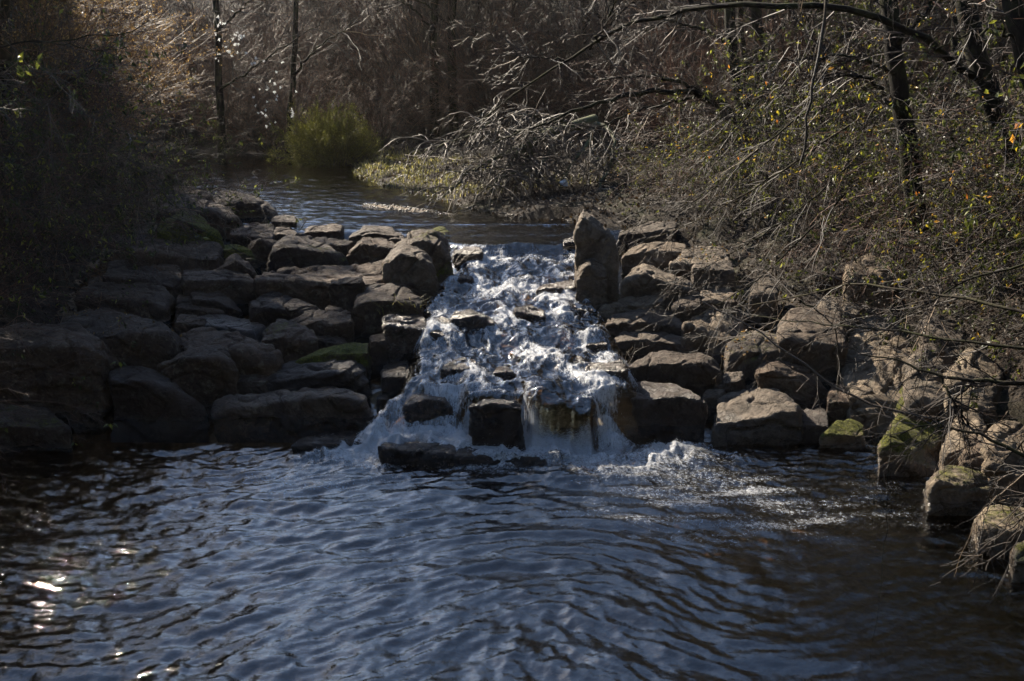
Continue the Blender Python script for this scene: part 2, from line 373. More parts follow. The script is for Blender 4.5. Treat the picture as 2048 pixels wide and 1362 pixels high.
    h = base+w*calm*(1-turb)*sstep(10.2, 9.6, y)+tw*turb*1.15+far+.003*noise(q*9, 74)*sstep(10, 10.3, y)*(1-inside)
    # streaky remains of foam drifting across the pool
    st = noise(np.stack([x*1.6+warp*2, y*7., x*0], 1), 81)
    pl2 = np.exp(-(((x-2.0)/2.0)**2+((y-8.45)/1.0)**2))+.7*np.exp(-(((x+2.0)/1.2)**2+((y-9.0)/.5)**2))
    fo = np.maximum(fo, np.where(y < 9.9, np.clip(pl2*(.48+.5*st), 0, .72), 0))
    # little trickle between the boulders on the left
    tr = np.exp(-(((x+3.15)/.28)**2+((y-12.55)/.4)**2))
    fo = np.maximum(fo, tr*.5)
    return h, np.clip(fo, 0, 1)
def build_water():
    ys = np.concatenate([np.arange(2.2, 9., .024), np.arange(9., 15.6, .013), np.arange(15.6, 20, .035), np.arange(20, 34, .07)])
    nx = 860; t = np.linspace(0, 1, nx)
    X = []; 
    for y in ys:
        a = -min(.62*y+1.2, 10.5) if y < 17 else -min(.62*y+1.2, 14); b = min(.60*y+.8, 5.2)
        # finer columns in the channel
        X.append(a+(b-a)*(t))
    X = np.array(X); Y = np.repeat(ys[:, None], nx, 1)
    x, y = X.ravel(), Y.ravel()
    h, fo = water_h(x, y)
    i = np.arange(x.size).reshape(X.shape)
    Fq = np.stack([i[:-1, :-1], i[:-1, 1:], i[1:, 1:], i[1:, :-1]], -1).reshape(-1, 4)
    V = np.stack([x, y, h], 1)
    # drop water that lies well under the ground
    g = ground_z(x, y); keep = (h > g-.12)[Fq].any(1)
    Fq = Fq[keep]
    me = mesh_np('stream_water', V, Fq, {'foam': fo})
    o = link('stream_water', me, M['water']); tag(o, kind='structure')
    return V, fo, keep, g
ICO_V = None
def blobs(points, radii, rng, squash=1., name='blobs', tone=None):
    """many little irregular 20-sided drops in one mesh"""
    bm = bmesh.new(); bmesh.ops.create_icosphere(bm, subdivisions=1, radius=1.)
    iv = np.array([v.co[:] for v in bm.verts]); bm.verts.ensure_lookup_table(); fi = np.array([[v.index for v in f.verts] for f in bm.faces]); bm.free()
    n = len(points); k = len(iv)
    jit = 1+.35*rng.normal(size=(n, k, 1)).clip(-1.5, 1.5)*.6
    ax = 1+.4*rng.uniform(-1, 1, size=(n, 1, 3)); ax[:, :, 2] *= squash
    V = points[:, None, :]+iv[None]*jit*ax*radii[:, None, None]
    F = (fi[None]+(np.arange(n)*k)[:, None, None]).reshape(-1, 3)
    at = {'tone': np.repeat(tone if tone is not None else rng.uniform(0, 1, n), k)}
    return mesh_np(name, V.reshape(-1, 3), F, at)
def build_foam(V, fo, keep_v):
    rng = np.random.default_rng(5)
    p = np.clip((fo-.55)*2.2, 0, 1)*keep_v
    # cells are bigger in y further out; close enough
    p = p/p.sum(); idx = rng.choice(len(V), 12000, p=p)
    pts = V[idx]+rng.normal(size=(len(idx), 3))*np.array([.012, .012, .0])
    up = np.abs(rng.normal(size=len(idx)))*.012*(.4+fo[idx])
    pts[:, 2] += up
    rad = rng.uniform(.0015, .0042, len(idx))*(1+.6*(rng.random(len(idx)) < .08))
    o = link('foam', blobs(pts, rad, rng, .8, 'foam'), M['foam']); tag(o, kind='stuff')
    o['label'] = 'white spray and froth thrown up by the rapids'
    return o
# ------------------------------------------------------------------ rocks
def rock_mesh(pts, seed, rnd=4, rough=1., strata=.5, name='boulder', chips=9):
    bm = bmesh.new()
    for p in pts: bm.verts.new(p)
    r = bmesh.ops.convex_hull(bm, input=bm.verts[:])
    junk = list({g for g in r['geom_interior']+r['geom_unused'] if isinstance(g, bmesh.types.BMVert)})
    bmesh.ops.delete(bm, geom=junk, context='VERTS')
    rs0 = np.random.RandomState(seed+500)
    for _k in range(chips):
        co = np.array([v.co[:] for v in bm.verts]); dn = rs0.normal(size=3)*np.array([1, .9, .75]); dn /= np.linalg.norm(dn)
        pr = co@dn; lo, hi = pr.min(), pr.max(); cut = hi-(hi-lo)*rs0.uniform(.006, .035)
        bmesh.ops.bisect_plane(bm, geom=bm.verts[:]+bm.edges[:]+bm.faces[:], plane_co=dn*cut, plane_no=dn, clear_outer=True)
        c2 = [v.co.copy() for v in bm.verts]; bm.free(); bm = bmesh.new()
        for p in c2: bm.verts.new(p)
        r = bmesh.ops.convex_hull(bm, input=bm.verts[:])
        junk = list({g for g in r['geom_interior']+r['geom_unused'] if isinstance(g, bmesh.types.BMVert)})
        bmesh.ops.delete(bm, geom=junk, context='VERTS')
    co = np.array([v.co[:] for v in bm.verts]); ext = co.max(0)-co.min(0); size = float(np.prod(ext)**(1/3))
    me = bpy.data.meshes.new('tmp'); bm.to_mesh(me); bm.free()
    o = bpy.data.objects.new('tmp', me); COL.objects.link(o)
    md = o.modifiers.new('r', 'REMESH'); md.mode = 'VOXEL'; md.voxel_size = float(np.clip(size/54, .010, .026))
    sm = o.modifiers.new('s', 'SMOOTH'); sm.factor = .6; sm.iterations = max(1, int(rnd*.4))
    dg = bpy.context.evaluated_depsgraph_get(); ev = o.evaluated_get(dg); e = ev.to_mesh()
    n = len(e.vertices); V = np.empty(n*3, np.float32); e.vertices.foreach_get('co', V); V = V.reshape(-1, 3).astype(float)
    N = np.empty(n*3, np.float32); e.vertices.foreach_get('normal', N); N = N.reshape(-1, 3).astype(float)
    tri = np.array([list(p.vertices) for p in e.polygons if len(p.vertices) == 4], dtype=np.int32)
    ev.to_mesh_clear(); bpy.data.objects.remove(o); bpy.data.meshes.remove(me)
    rs = np.random.RandomState(seed)
    q = V+rs.uniform(-50, 50, 3)
    sd = rs.normal(size=3)*np.array([.35, .35, 1.]); sd /= np.linalg.norm(sd)   # bedding normal
    s = min(size, 1.3)
    al = q@sd
    wq = q+.12*np.stack([noise(q*2.1, 2), noise(q*2.1, 3), noise(q*2.1, 4)], 1)
    d = .055*s*noise(q*1.7/max(s, .4), 1)
    d += .042*s*rough*(fbm(q*3.2/max(s, .5), 3, 6))
    # plates : stepped terraces across the bedding
    lay = wq-np.outer(wq@sd, sd)*(1-0)
    st = noise(lay*1.1+np.outer(wq@sd, sd)*7.5, 9)
    d += .020*s*strata*st+.010*strata*s*noise(lay*2.5+np.outer(wq@sd, sd)*19, 10)
    u_ = al*5.5/s+1.6*noise(wq*1.3/s, 15); saw = u_-np.floor(u_); msk = sstep(-.25, .25, noise(q*1.1/s, 16))
    d += .030*s*min(strata, 1.)*msk*(sstep(0, .10, saw)-saw)
    v_ = (q@np.array([sd[1], sd[2], sd[0]]))*3.1/s+1.2*noise(wq*1.1/s, 17); sw2 = v_-np.floor(v_)
    d += .022*s*rough*(1-msk)*(sstep(0, .08, sw2)-sw2)
    cre = np.abs(noise(wq*2.3, 11)); d -= .034*s*rough*np.exp(-(cre/.04)**2)
    d += .013*rough*fbm(q*9, 4, 13, .6)+.0035*rough*noise(q*37, 14)
    V = V+N*d[:, None]
    return mesh_np(name, V, tri)
def rock_points(Y0, B, F, T, s, z0):
    pm = (CAMH-z0)/(Y0**2+(CAMH-z0)**2)*FPX
    w = (max(p[0] for p in B+F+T)-min(p[0] for p in B+F+T))/FPX*Y0
    vB = np.mean([p[1] for p in B]); vF = np.mean([p[1] for p in F]); vT = np.mean([p[1] for p in T])
    hB = max(vB-vF, 0)/FPX*Y0
    kF = .10*hB
    out = []
    for (u, v) in B:
        p = P(u, v, Y0); out.append(p); out.append(p+np.array([0, .02, -.35]))
    for (u, v) in F: out.append(P(u, v, Y0+kF))
    for (u, v) in T:
        k = kF+max((vF-v), 0)/pm*s+.03
        k = max(k, .10*w)
        p = P(u, v, Y0+k); out.append(p)
        out.append(p+np.array([0, .16*w+.05, -.10-.1*w]))
        out.append(np.array([p[0], p[1]+.12*w, z0-.25]))
    return out
ROCKS = []
def rock(side, vb, B, F, T, label, group=None, s=.75, moss=0., wet=0., wl=None, rnd=4, rough=1., strata=.6, name='boulder', dy=0., dry=0., chips=9):
    if side == 'f': Y0, z0 = field_at(vb)
    else:
        z0 = 0.
        for _ in range(12):
            Y0 = depth_of(vb, z0); z0 = float(z_stream(Y0))*.5+z0*.5
        Y0 = depth_of(vb, z0)
    Y0 += dy
    pts = rock_points(Y0, B, F, T, s, z0)
    me = rock_mesh(pts, 11+len(ROCKS), rnd, rough, strata, name, chips)
    # origin at the base
    co = np.array(pts); c = np.array([co[:, 0].mean(), co[:, 1].mean(), z0])
    n = len(me.vertices); A = np.empty(n*3, np.float32); me.vertices.foreach_get('co', A); A = A.reshape(-1, 3)-c.astype(np.float32)
    me.vertices.foreach_set('co', A.ravel()); me.update()
    o = link(name, me, M['rock']); o.location = c
    tag(o, label, 'rock', group)
    o['moss'] = float(moss); o['wet'] = float(wet); o['dry'] = float(dry); o['waterline'] = float(wl if wl is not None else z0-.02)
    ROCKS.append(o)
    if side == 's':
        w = co[:, 0].max()-co[:, 0].min(); MROCK.append((float(c[0]), float(Y0+.2), float(w*.5)))
    return o
GL, GR, GM, GV = 'boulders of the left bank', 'boulders of the right bank', 'rocks standing in the rapids', 'slabs lining the right bank'
L = lambda *a, **k: rock('f', *a, group=GL, **k)
Rr = lambda *a, **k: rock('f', *a, group=GR, **{**dict(dry=.55), **k})  # lighter dry tone puts this bank's sunlight into the stone colour
Mm = lambda *a, **k: rock('s', *a, group=GM, **{**dict(wet=.9, rnd=70, chips=1), **k})
Vv = lambda *a, **k: rock('f', *a, group=GV, **{**dict(strata=1.1, rough=1.2, dry=.85), **k})  # high dry value paints the slabs as sunlit
def build_rocks():
    # ---- left bank, front to back
    L(900, [(-60,915),(60,918),(132,858)], [(-60,850),(60,862),(130,852)], [(-40,815),(0,812),(74,820),(118,838)], 'low green-stained boulder at the left edge, dipping into the dark pool', moss=.15, wl=.03)
    L(868, [(225,850),(300,870),(415,862)], [(220,760),(280,765),(345,805),(412,835)], [(221,742),(254,724),(273,720),(290,732),(352,775),(404,808)], 'brown peaked wedge boulder at the pool edge, left of the long low block', wl=.16, rnd=14)
    L(868, [(428,866),(590,872),(740,838)], [(421,830),(490,815),(580,808),(665,792),(735,805)], [(422,806),(449,796),(547,780),(664,769),(700,771),(724,787),(742,815)], 'long low dark block at the pool edge with damp glossy top, left of the falls', wet=.3, wl=.2, rnd=5, s=.85)
    L(835, [(-80,835),(60,842),(205,828)], [(-80,700),(60,692),(170,700),(213,696)], [(-40,665),(55,655),(150,646),(190,664),(215,684)], 'huge square dark block at left under the brambles, above the little trickle', wl=.16, moss=.05, s=.9, rnd=3)
    L(770, [(190,775),(345,765)], [(185,672),(274,672),(340,668)], [(130,640),(153,624),(219,619),(262,627),(323,646),(342,662)], 'wide flat-topped boulder with a few dead leaves on top, right of the huge square block', s=1.15, rnd=3)
    L(640, [(165,625),(270,640),(323,655)], [(151,588),(219,594),(287,606),(325,612)], [(192,555),(274,559),(315,564),(343,590)], 'smooth grey flat slab like a table, on the left bank under the brambles', s=1., rnd=2, moss=.04)
    L(595, [(205,570),(300,590),(362,600)], [(205,552),(300,563),(368,580)], [(222,523),(262,531),(320,537),(352,540),(362,556)], 'sloping brown slab just behind the grey table slab', s=.9)
    L(560, [(305,550),(362,560)], [(306,535),(358,540)], [(304,520),(320,516),(343,516),(360,538)], 'small square stone poking up behind the sloping brown slab')
    L(548, [(262,540),(365,556),(432,540)], [(255,505),(330,520),(436,518)], [(255,488),(285,480),(337,476),(392,478),(433,486),(446,498)], 'long rounded boulder with green and pinkish patches below the mossy pyramid', moss=.08, rnd=6)
    L(510, [(315,500),(445,505)], [(312,470),(360,440),(425,470),(443,490)], [(328,439),(354,423),(374,416),(398,432),(433,468)], 'moss-covered pyramid boulder, the greenest on the left bank', chips=1, moss=.42, s=.55)
    L(478, [(318,450),(440,485),(474,465)], [(316,420),(370,418),(440,438),(474,445)], [(321,399),(341,384),(358,387),(406,401),(451,410),(476,432)], 'big sloping slab with cracked top behind the mossy pyramid', s=.9)
    L(442, [(440,442),(500,445),(550,438)], [(430,415),(480,402),(530,415),(552,430)], [(424,392),(455,380),(506,392),(534,406),(551,424)], 'dark hump-backed boulder at the water edge upstream, farthest big one on the left', wl=1.25)
    L(405, [(335,395),(425,408)], [(335,383),(420,395)], [(342,369),(370,368),(395,379),(425,392)], 'half-buried dark boulder under the reddish shrub, farthest back on the left bank')
    L(458, [(545,455),(592,457)], [(543,443),(592,445)], [(550,432),(570,428),(590,434)], 'small dark green stone right of the hump-backed boulder', moss=.1, name='stone')
    L(500, [(462,495),(530,505)], [(460,470),(510,474),(545,480)], [(464,462),(481,452),(505,449),(548,452)], 'pale flat-topped slab behind the forked dead twig', s=1., rnd=2)
    L(525, [(495,520),(545,528)], [(495,500),(520,480),(550,495)], [(498,488),(516,473),(556,485)], 'angular dark stone with a raised edge between the pale slab and the mossy round boulder', moss=.1)
    L(532, [(450,520),(515,534)], [(446,500),(480,500),(515,522)], [(448,488),(481,489),(500,505),(521,526)], 'low green mossy stone right of the pinkish-patched boulder', moss=.32)
    L(575, [(435,565),(512,572)], [(435,542),(470,522),(511,548)], [(452,519),(471,507),(499,528)], 'sharp brown pyramid stone above the saddle-topped boulder', s=.5)
    L(605, [(370,590),(440,608),(510,602)], [(364,560),(430,565),(498,560),(512,570)], [(367,544),(400,538),(440,547),(479,542),(495,547)], 'saddle-topped wide boulder left of the long slab', moss=.04)
    L(550, [(540,540),(610,552),(692,545)], [(537,512),(570,494),(610,504),(650,508),(694,528)], [(547,497),(576,472),(602,470),(629,478),(663,493),(686,508)], 'large rounded boulder with a grey-brown back and bright green moss along its foot', moss=.16, rnd=6, s=.85)
    L(484, [(545,480),(600,484)], [(545,468),(600,474)], [(548,455),(567,452),(592,463),(605,472)], 'dark round stone behind the large mossy-footed boulder', name='stone')
    L(481, [(608,478),(678,480)], [(606,464),(682,462)], [(610,457),(640,452),(663,449),(683,453)], 'dark square stone with glittering water behind it', name='stone', wl=1.1)
    L(520, [(640,510),(695,515)], [(635,488),(695,492)], [(630,476),(663,478),(708,481)], 'stone with a light grey top wedged right of the large mossy-footed boulder', name='stone')
    L(490, [(695,488),(800,490)], [(694,477),(750,465),(800,472)], [(700,466),(726,454),(756,450),(784,456),(797,464)], 'reddish-brown domed boulder at the head of the left bank, water behind it', rnd=7, wl=1.12)
    L(545, [(690,540),(775,545)], [(688,515),(722,487),(785,500)], [(705,492),(729,472),(763,478),(790,489)], 'brown boulder with a slanting top left of the two tall upright boulders')
    L(492, [(768,489),(815,492)], [(768,479),(812,479)], [(777,469),(788,463),(806,466)], 'small brown stone tucked behind the tall boulders', name='stone')
    L(575, [(790,590),(905,572)], [(790,500),(840,480),(880,490),(905,535)], [(800,472),(815,462),(839,453),(862,460),(891,480),(898,510)], 'tall craggy upright boulder with mossy crown at the left side of the chute', moss=.3, s=.5, rough=1.5, dry=.2)  # mossy crown is its own; dry tone carries the amber lens-flare glow
    L(482, [(862,482),(898,484)], [(862,468),(900,472)], [(866,457),(888,452),(900,464)], 'little bright green mossy stone at the lip of the rapids', moss=.5, name='stone', wl=1.1)
    L(612, [(770,590),(800,612),(878,608)], [(772,530),(800,507),(845,517),(872,570),(881,595)], [(778,505),(790,486),(811,482),(832,489),(852,505),(868,540)], 'tall dome-shaped boulder, tinted ochre for the lens-flare glow, leaning in front of the craggy upright one', moss=.22, s=.5, rnd=12, dry=.3)  # dry tone and extra moss carry amber lens-flare colour over real moss
    L(615, [(520,590),(660,605),(850,612)], [(512,562),(600,577),(700,572),(848,572)], [(514,548),(559,534),(609,532),(700,531),(770,527),(800,536),(845,558)], 'very long flat grey slab lying across the middle of the left bank', rnd=2, strata=1.2, s=.9)
    L(640, [(662,632),(715,638)], [(660,568),(725,565)], [(662,560),(690,553),(722,552),(730,562)], 'upright dark block in front of the long flat slab', rnd=3, moss=.05)
    L(672, [(708,650),(740,672),(845,660)], [(705,617),(735,602),(790,600),(846,620)], [(710,595),(723,577),(743,568),(777,566),(810,577),(838,596)], 'big egg-shaped boulder behind the grass tuft', rnd=9, strata=.3)
    L(722, [(770,720),(845,722),(868,706)], [(769,652),(810,657),(852,660)], [(769,640),(790,624),(820,617),(840,625),(854,645)], 'black block with a wet shining top, right at the left edge of the white water', wet=.9, s=1., rnd=3, rough=1.4)
    L(725, [(738,722),(775,722)], [(740,684),(772,680)], [(743,672),(768,661)], 'narrow dark stone squeezed left of the black wet-topped block', name='stone')
    L(690, [(580,680),(650,690)], [(575,657),(645,642)], [(573,641),(610,627),(641,616),(650,622)], 'long dark slanting boulder below the long flat slab', s=.6)
    L(690, [(640,688),(705,690)], [(642,647),(705,645)], [(645,617),(658,606),(674,617),(705,624)], 'dark boulder with a small round knob left of the egg-shaped one', s=.6)
    L(665, [(508,648),(560,665),(625,650)], [(500,612),(545,620),(585,627),(632,628)], [(500,600),(517,591),(542,587),(572,589),(595,599),(633,616)], 'pinkish angular boulder with a low mossy ledge, beside the shining trickle', moss=.08, s=.8, rnd=3)
    L(730, [(530,712),(580,730),(632,715)], [(520,682),(570,674),(631,687)], [(522,664),(550,642),(575,642),(608,650),(628,662)], 'rounded boulder with a bright green moss patch on its face, below the pinkish one', moss=.16, rnd=6)
    L(705, [(632,698),(685,704)], [(632,680),(688,688)], [(632,661),(650,664),(692,677)], 'small grey flat stone right of the moss-patched round boulder', name='stone')
    L(755, [(590,735),(735,752)], [(582,724),(665,708),(738,705)], [(600,716),(640,699),(685,686),(720,681),(738,684)], 'ridge-like boulder with a yellow-green moss edge catching the sun', moss=.3, s=.6)
    L(795, [(520,780),(620,795),(740,792)], [(515,770),(600,757),(660,747),(700,742),(741,768)], [(530,752),(602,718),(643,706),(687,703),(705,716),(730,742)], 'wedge boulder with a shiny cracked crest above the long low block', wet=.35, s=.8, strata=1.)
    L(812, [(320,790),(400,812),(475,800)], [(309,740),(370,715),(440,715),(472,765)], [(312,732),(363,704),(410,689),(449,697),(468,730)], 'great brown mound of a boulder behind the peaked wedge', s=.7, rnd=14)
    L(790, [(380,780),(470,792),(558,765)], [(370,707),(470,702),(555,725)], [(350,672),(387,660),(408,653),(450,660),(500,674),(533,690),(554,706)], 'broad whale-backed boulder behind the great mound, mossy at its right end', moss=.06, s=.85, dy=.15)
    L(800, [(468,800),(530,795)], [(468,762),(535,764)], [(470,748),(500,737),(520,740),(537,755)], 'small lump at the right foot of the great mound', name='stone', rnd=6)
    L(690, [(350,680),(410,690)], [(348,645),(410,650)], [(353,630),(370,628),(395,631),(408,640)], 'dark stone left of the wet tilted slab', name='stone')
    L(690, [(420,670),(520,685)], [(415,652),(465,664),(520,664)], [(393,630),(413,626),(458,637),(508,640),(526,656)], 'thin tilted slab with a sheet of shining water running over its right end', wet=.75, s=1., rnd=2)
    L(640, [(350,630),(440,640)], [(350,612),(400,622),(445,630)], [(358,592),(383,592),(417,611),(447,626)], 'low sloping stone right of the grey table slab', name='stone')
    L(632, [(390,615),(478,630)], [(383,597),(430,602),(483,622)], [(383,573),(400,567),(425,577),(442,585),(485,618)], 'peaked stone with a mossy lower face left of the trickle', moss=.1)
    L(690, [(225,690),(300,700)], [(225,660),(300,664)], [(230,650),(290,652)], 'dark boulder sunk behind the wide flat-topped one', dy=.5, name='stone')
    L(780, [(763,778),(815,775)], [(763,755),(790,764),(818,752)], [(766,724),(790,720),(818,725)], 'pale wet square stone at the left edge of the white water', wet=.6, s=1., name='stone', rnd=3)
    L(735, [(805,735),(850,732)], [(805,727),(850,725)], [(815,718),(840,716)], 'flat dark wet stone at the foot of the black wet-topped block', wet=1., name='stone')
    L(806, [(752,805),(778,805)], [(753,797),(777,797)], [(758,788),(774,788)], 'small black stone beside the first splash of the falls', wet=1., name='stone')
    L(815, [(512,800),(552,802)], [(511,794),(552,794)], [(517,781),(540,779),(552,784)], 'loose chip of stone lying on top of the long low block', name='stone', dy=.22, rough=1.6)
    # ---- stones standing in the rapids
    Mm(530, [(910,526),(962,530)], [(907,508),(964,508)], [(910,500),(933,491),(958,494),(965,500)], 'round brown rock just below the upper lip, split off from the left bank', wet=.6)
    Mm(566, [(915,564),(946,566)], [(918,556),(946,557)], [(919,549),(933,540),(944,552)], 'small pointed dark rock at the left edge of the upper rapids', name='stone')
    Mm(500, [(1128,498),(1152,500)], [(1127,484),(1152,484)], [(1130,478),(1150,472)], 'black wet stone tucked against the tall upright slab at the upper lip', name='stone')
    Mm(592, [(1075,590),(1150,592)], [(1072,580),(1150,574)], [(1095,568),(1149,560)], 'flat black rock under the second drop, right of the chute')
    Mm(642, [(1030,640),(1092,642)], [(1028,622),(1094,632)], [(1030,616),(1056,611),(1083,618)], 'black arched rock in the right of the chute above the foaming bend', rough=1.5)
    Mm(600, [(1125,606),(1148,606)], [(1124,601),(1148,600)], [(1130,596),(1142,595)], 'tiny black stone at the foot of the upright slabs', name='stone')
    Mm(662, [(902,652),(960,664),(1000,660)], [(900,636),(950,632),(1000,652)], [(908,624),(941,618),(979,632)], 'smooth domed rock with water sliding over it in the middle of the chute', rnd=90)
    Mm(684, [(870,680),(935,686)], [(862,666),(932,678)], [(858,642),(885,634),(915,655)], 'sloping submerged slab left of the domed rock', rnd=14)
    Mm(750, [(880,748),(955,746)], [(882,738),(955,736)], [(900,720),(930,714),(950,718)], 'black hump of rock splitting the white water left of centre', rnd=14)
    Mm(758, [(985,758),(1028,756)], [(985,744),(1028,744)], [(992,733),(1010,729),(1024,738)], 'small drowned rock with foam heaped over it, right of the black hump')
    Mm(842, [(812,840),(905,844)], [(809,815),(850,798),(885,800),(912,822)], [(822,790),(853,780),(890,792)], 'bulky dark rock with water streaming round it, at the left of the falls', dy=-.12, rnd=20)
    Mm(868, [(946,862),(1000,874),(1046,872)], [(939,815),(990,806),(1046,818)], [(955,803),(992,799),(1030,805)], 'square black block in the middle of the falls, water curtain on its right', s=.8, rnd=20, rough=1.8, dy=-.06)
    Mm(868, [(1056,872),(1168,870)], [(1054,818),(1168,812)], [(1062,810),(1168,804)], 'broad brown block under a thin sheet of falling water', s=1.2, rnd=14, wet=.8, dy=.2)
    Mm(932, [(757,908),(860,930),(980,938),(1090,938)], [(756,894),(850,906),(950,920),(1090,930)], [(768,880),(823,876),(950,892),(1085,912)], 'long low black ledge awash at the foot of the falls', rnd=20, s=.9)
    Mm(905, [(585,900),(650,910),(740,890)], [(580,892),(640,903),(738,884)], [(605,880),(690,862),(735,856)], 'flat slate-coloured slab just under the water at the left foot of the falls', s=1., rnd=2, dy=.05)
    Mm(735, [(1085,738),(1175,742)], [(1085,724),(1175,724)], [(1105,712),(1160,710)], 'black drowned rock near the right side of the chute', name='stone')
    Mm(760, [(1165,766),(1255,768)], [(1165,744),(1255,740)], [(1180,728),(1245,720)], 'low wet rock with a straggly plant, between the chute and the right bank', rough=1.6)
    Mm(700, [(1170,700),(1215,704)], [(1170,690),(1215,688)], [(1178,682),(1208,680)], 'wet stone under the cap-shaped one at the right edge of the chute', name='stone', rnd=20)
    Mm(512, [(1005,512),(1062,514)], [(1005,506),(1062,507)], [(1012,500),(1052,499)], 'low dark rock breaking the upper lip of the rapids', name='stone', rnd=30)
    # ---- right bank
    Rr(872, [(1173,868),(1290,876),(1412,880)], [(1174,801),(1273,800),(1355,794),(1410,806)], [(1185,780),(1230,770),(1320,768),(1385,783),(1412,800)], 'long square-cut dark block forming the right lip of the falls', s=1., rnd=2, wl=.12, wet=.6, strata=.3, dry=.0)
    Rr(888, [(1428,882),(1500,892),(1598,887)], [(1427,846),(1479,853),(1533,842),(1596,822)], [(1440,803),(1459,773),(1479,760),(1509,754),(1540,768),(1585,812)], 'big boulder with broad sunlit tan face, at the pool edge right of the square-cut block', s=1.15, wl=.2, strata=1.2, rough=1.3, rnd=3, dry=1., chips=1)
    Rr(815, [(1405,808),(1450,812)], [(1403,797),(1440,790)], [(1408,786),(1424,775),(1456,767)], 'small sunlit stone caught between the square-cut block and the tan-faced boulder', name='stone')
    Rr(800, [(1440,790),(1492,797)], [(1434,770),(1480,760)], [(1445,752),(1468,728),(1484,723),(1492,740)], 'rough brown stone rising behind the small sunlit one', rough=1.6)
    Rr(790, [(1265,765),(1350,787),(1440,790)], [(1258,735),(1320,727),(1400,727),(1445,745)], [(1262,722),(1298,706),(1345,702),(1396,705),(1430,720)], 'rounded black boulder with a sunny crest, above the square-cut block', dry=.2, rnd=6, moss=.05)
    Rr(708, [(1222,697),(1300,706),(1388,708)], [(1221,684),(1290,680),(1388,692)], [(1225,676),(1246,665),(1290,660),(1342,666),(1386,680)], 'long low grey-backed boulder on the right bank', rnd=6)
    Rr(680, [(1212,668),(1290,677),(1372,680)], [(1212,650),(1285,645),(1365,655)], [(1218,632),(1240,624),(1275,617),(1333,620),(1366,645)], 'dark lumpy boulder behind the long grey-backed one', dry=.2)
    Rr(640, [(1195,632),(1330,642)], [(1195,620),(1260,612),(1330,602)], [(1215,608),(1251,598),(1314,573),(1332,580)], 'rippled slanting slab at the foot of the upright slabs', strata=1.5)
    Rr(672, [(1166,668),(1213,672)], [(1166,654),(1212,656)], [(1168,645),(1185,636),(1208,646)], 'small wet cap-shaped stone at the right edge of the white water', wet=.7, name='stone', moss=.1)
    Rr(655, [(1142,652),(1185,652)], [(1142,619),(1188,620)], [(1145,605),(1180,603)], 'square wet stone with water slipping over it below the upright slabs', wet=.9, name='stone', s=1.)
    Rr(693, [(1182,692),(1218,694)], [(1182,684),(1216,684)], [(1190,676),(1214,672)], 'little mossy stone in the splash zone on the right', wet=.5, moss=.35, name='stone')
    Rr(612, [(1150,605),(1195,614),(1238,605)], [(1152,470),(1162,434),(1205,475),(1238,540)], [(1163,428),(1168,417),(1190,434),(1231,481)], 'tall pointed standing slab at the right side of the chute, the highest rock', chips=0, s=.25, moss=.02, dry=.5, strata=.8)  # dry raised to paint its sunlit face lighter
    Rr(620, [(1152,608),(1215,618)], [(1152,562),(1175,532),(1215,577)], [(1160,530),(1170,519),(1195,516),(1212,545)], 'shorter standing slab leaning on the tall one, yellow moss on its foot', s=.3, moss=.2, strata=.9, dy=-.15, dry=.45)
    Rr(620, [(1240,605),(1320,620),(1404,600)], [(1240,572),(1290,547),(1400,588)], [(1250,552),(1266,537),(1286,527),(1310,531),(1374,560)], 'big round-shouldered boulder right of the standing slabs', rnd=7, s=.6)
    Rr(560, [(1345,547),(1460,550)], [(1338,528),(1400,526),(1462,521)], [(1355,512),(1374,502),(1415,493),(1443,497),(1460,512)], 'sunlit cap rock strewn with orange dead leaves on the right bank', s=.9, rough=1.4)
    Rr(590, [(1388,580),(1470,590)], [(1386,537),(1470,541)], [(1390,524),(1465,524)], 'shadowed block with one sunlit corner beneath the leaf-strewn cap rock', rnd=2, dy=-.1)
    Rr(530, [(1243,525),(1370,532)], [(1242,512),(1300,502),(1370,507)], [(1264,498),(1297,485),(1346,482),(1372,490)], 'flattish boulder half hidden by twigs behind the round-shouldered one')
    Rr(482, [(1238,480),(1350,484)], [(1237,469),(1290,464),(1350,462)], [(1250,456),(1292,445),(1330,438),(1355,440)], 'grey boulder with a sunlit upper edge behind the tall standing slab')
    Rr(445, [(1245,440),(1345,432)], [(1240,426),(1340,414)], [(1260,412),(1292,401),(1346,387),(1350,400)], 'pale flat sloping slab, farthest back on the right bank', s=.9, rnd=2)
    Rr(705, [(1375,700),(1410,710),(1480,700)], [(1369,650),(1409,695),(1450,677)], [(1395,628),(1430,610),(1470,603),(1488,628)], 'sunlit lozenge-shaped slab pointing down, brightest stone on the right bank', chips=1, s=1.2, rnd=1, strata=1.3, rough=1.3)
    Rr(635, [(1405,622),(1475,627)], [(1404,602),(1470,605)], [(1404,584),(1442,568),(1466,577)], 'ribbed boulder just behind the bright lozenge slab', strata=1.4)
    Rr(652, [(1345,642),(1405,647)], [(1345,617),(1400,612)], [(1350,600),(1400,588)], 'dark boulder left of the ribbed one', dry=.2)
    Rr(630, [(1503,622),(1545,628)], [(1500,590),(1530,618),(1553,590)], [(1502,570),(1519,546),(1538,549),(1555,572)], 'smooth pale upright stone behind bare twigs', s=.5, rnd=7, strata=.2)
    Rr(760, [(1458,765),(1560,777)], [(1457,710),(1500,702),(1560,707)], [(1460,684),(1479,665),(1514,660),(1555,672)], 'mossy-topped boulder with dead leaves in its hollow', moss=.2)
    Rr(805, [(1560,830),(1650,850)], [(1510,750),(1545,737),(1620,792),(1660,832)], [(1517,721),(1531,708),(1562,708),(1615,738),(1657,790)], 'large shadowed boulder right of the tan-faced one', dry=.2, rnd=7, moss=.06, s=.6)
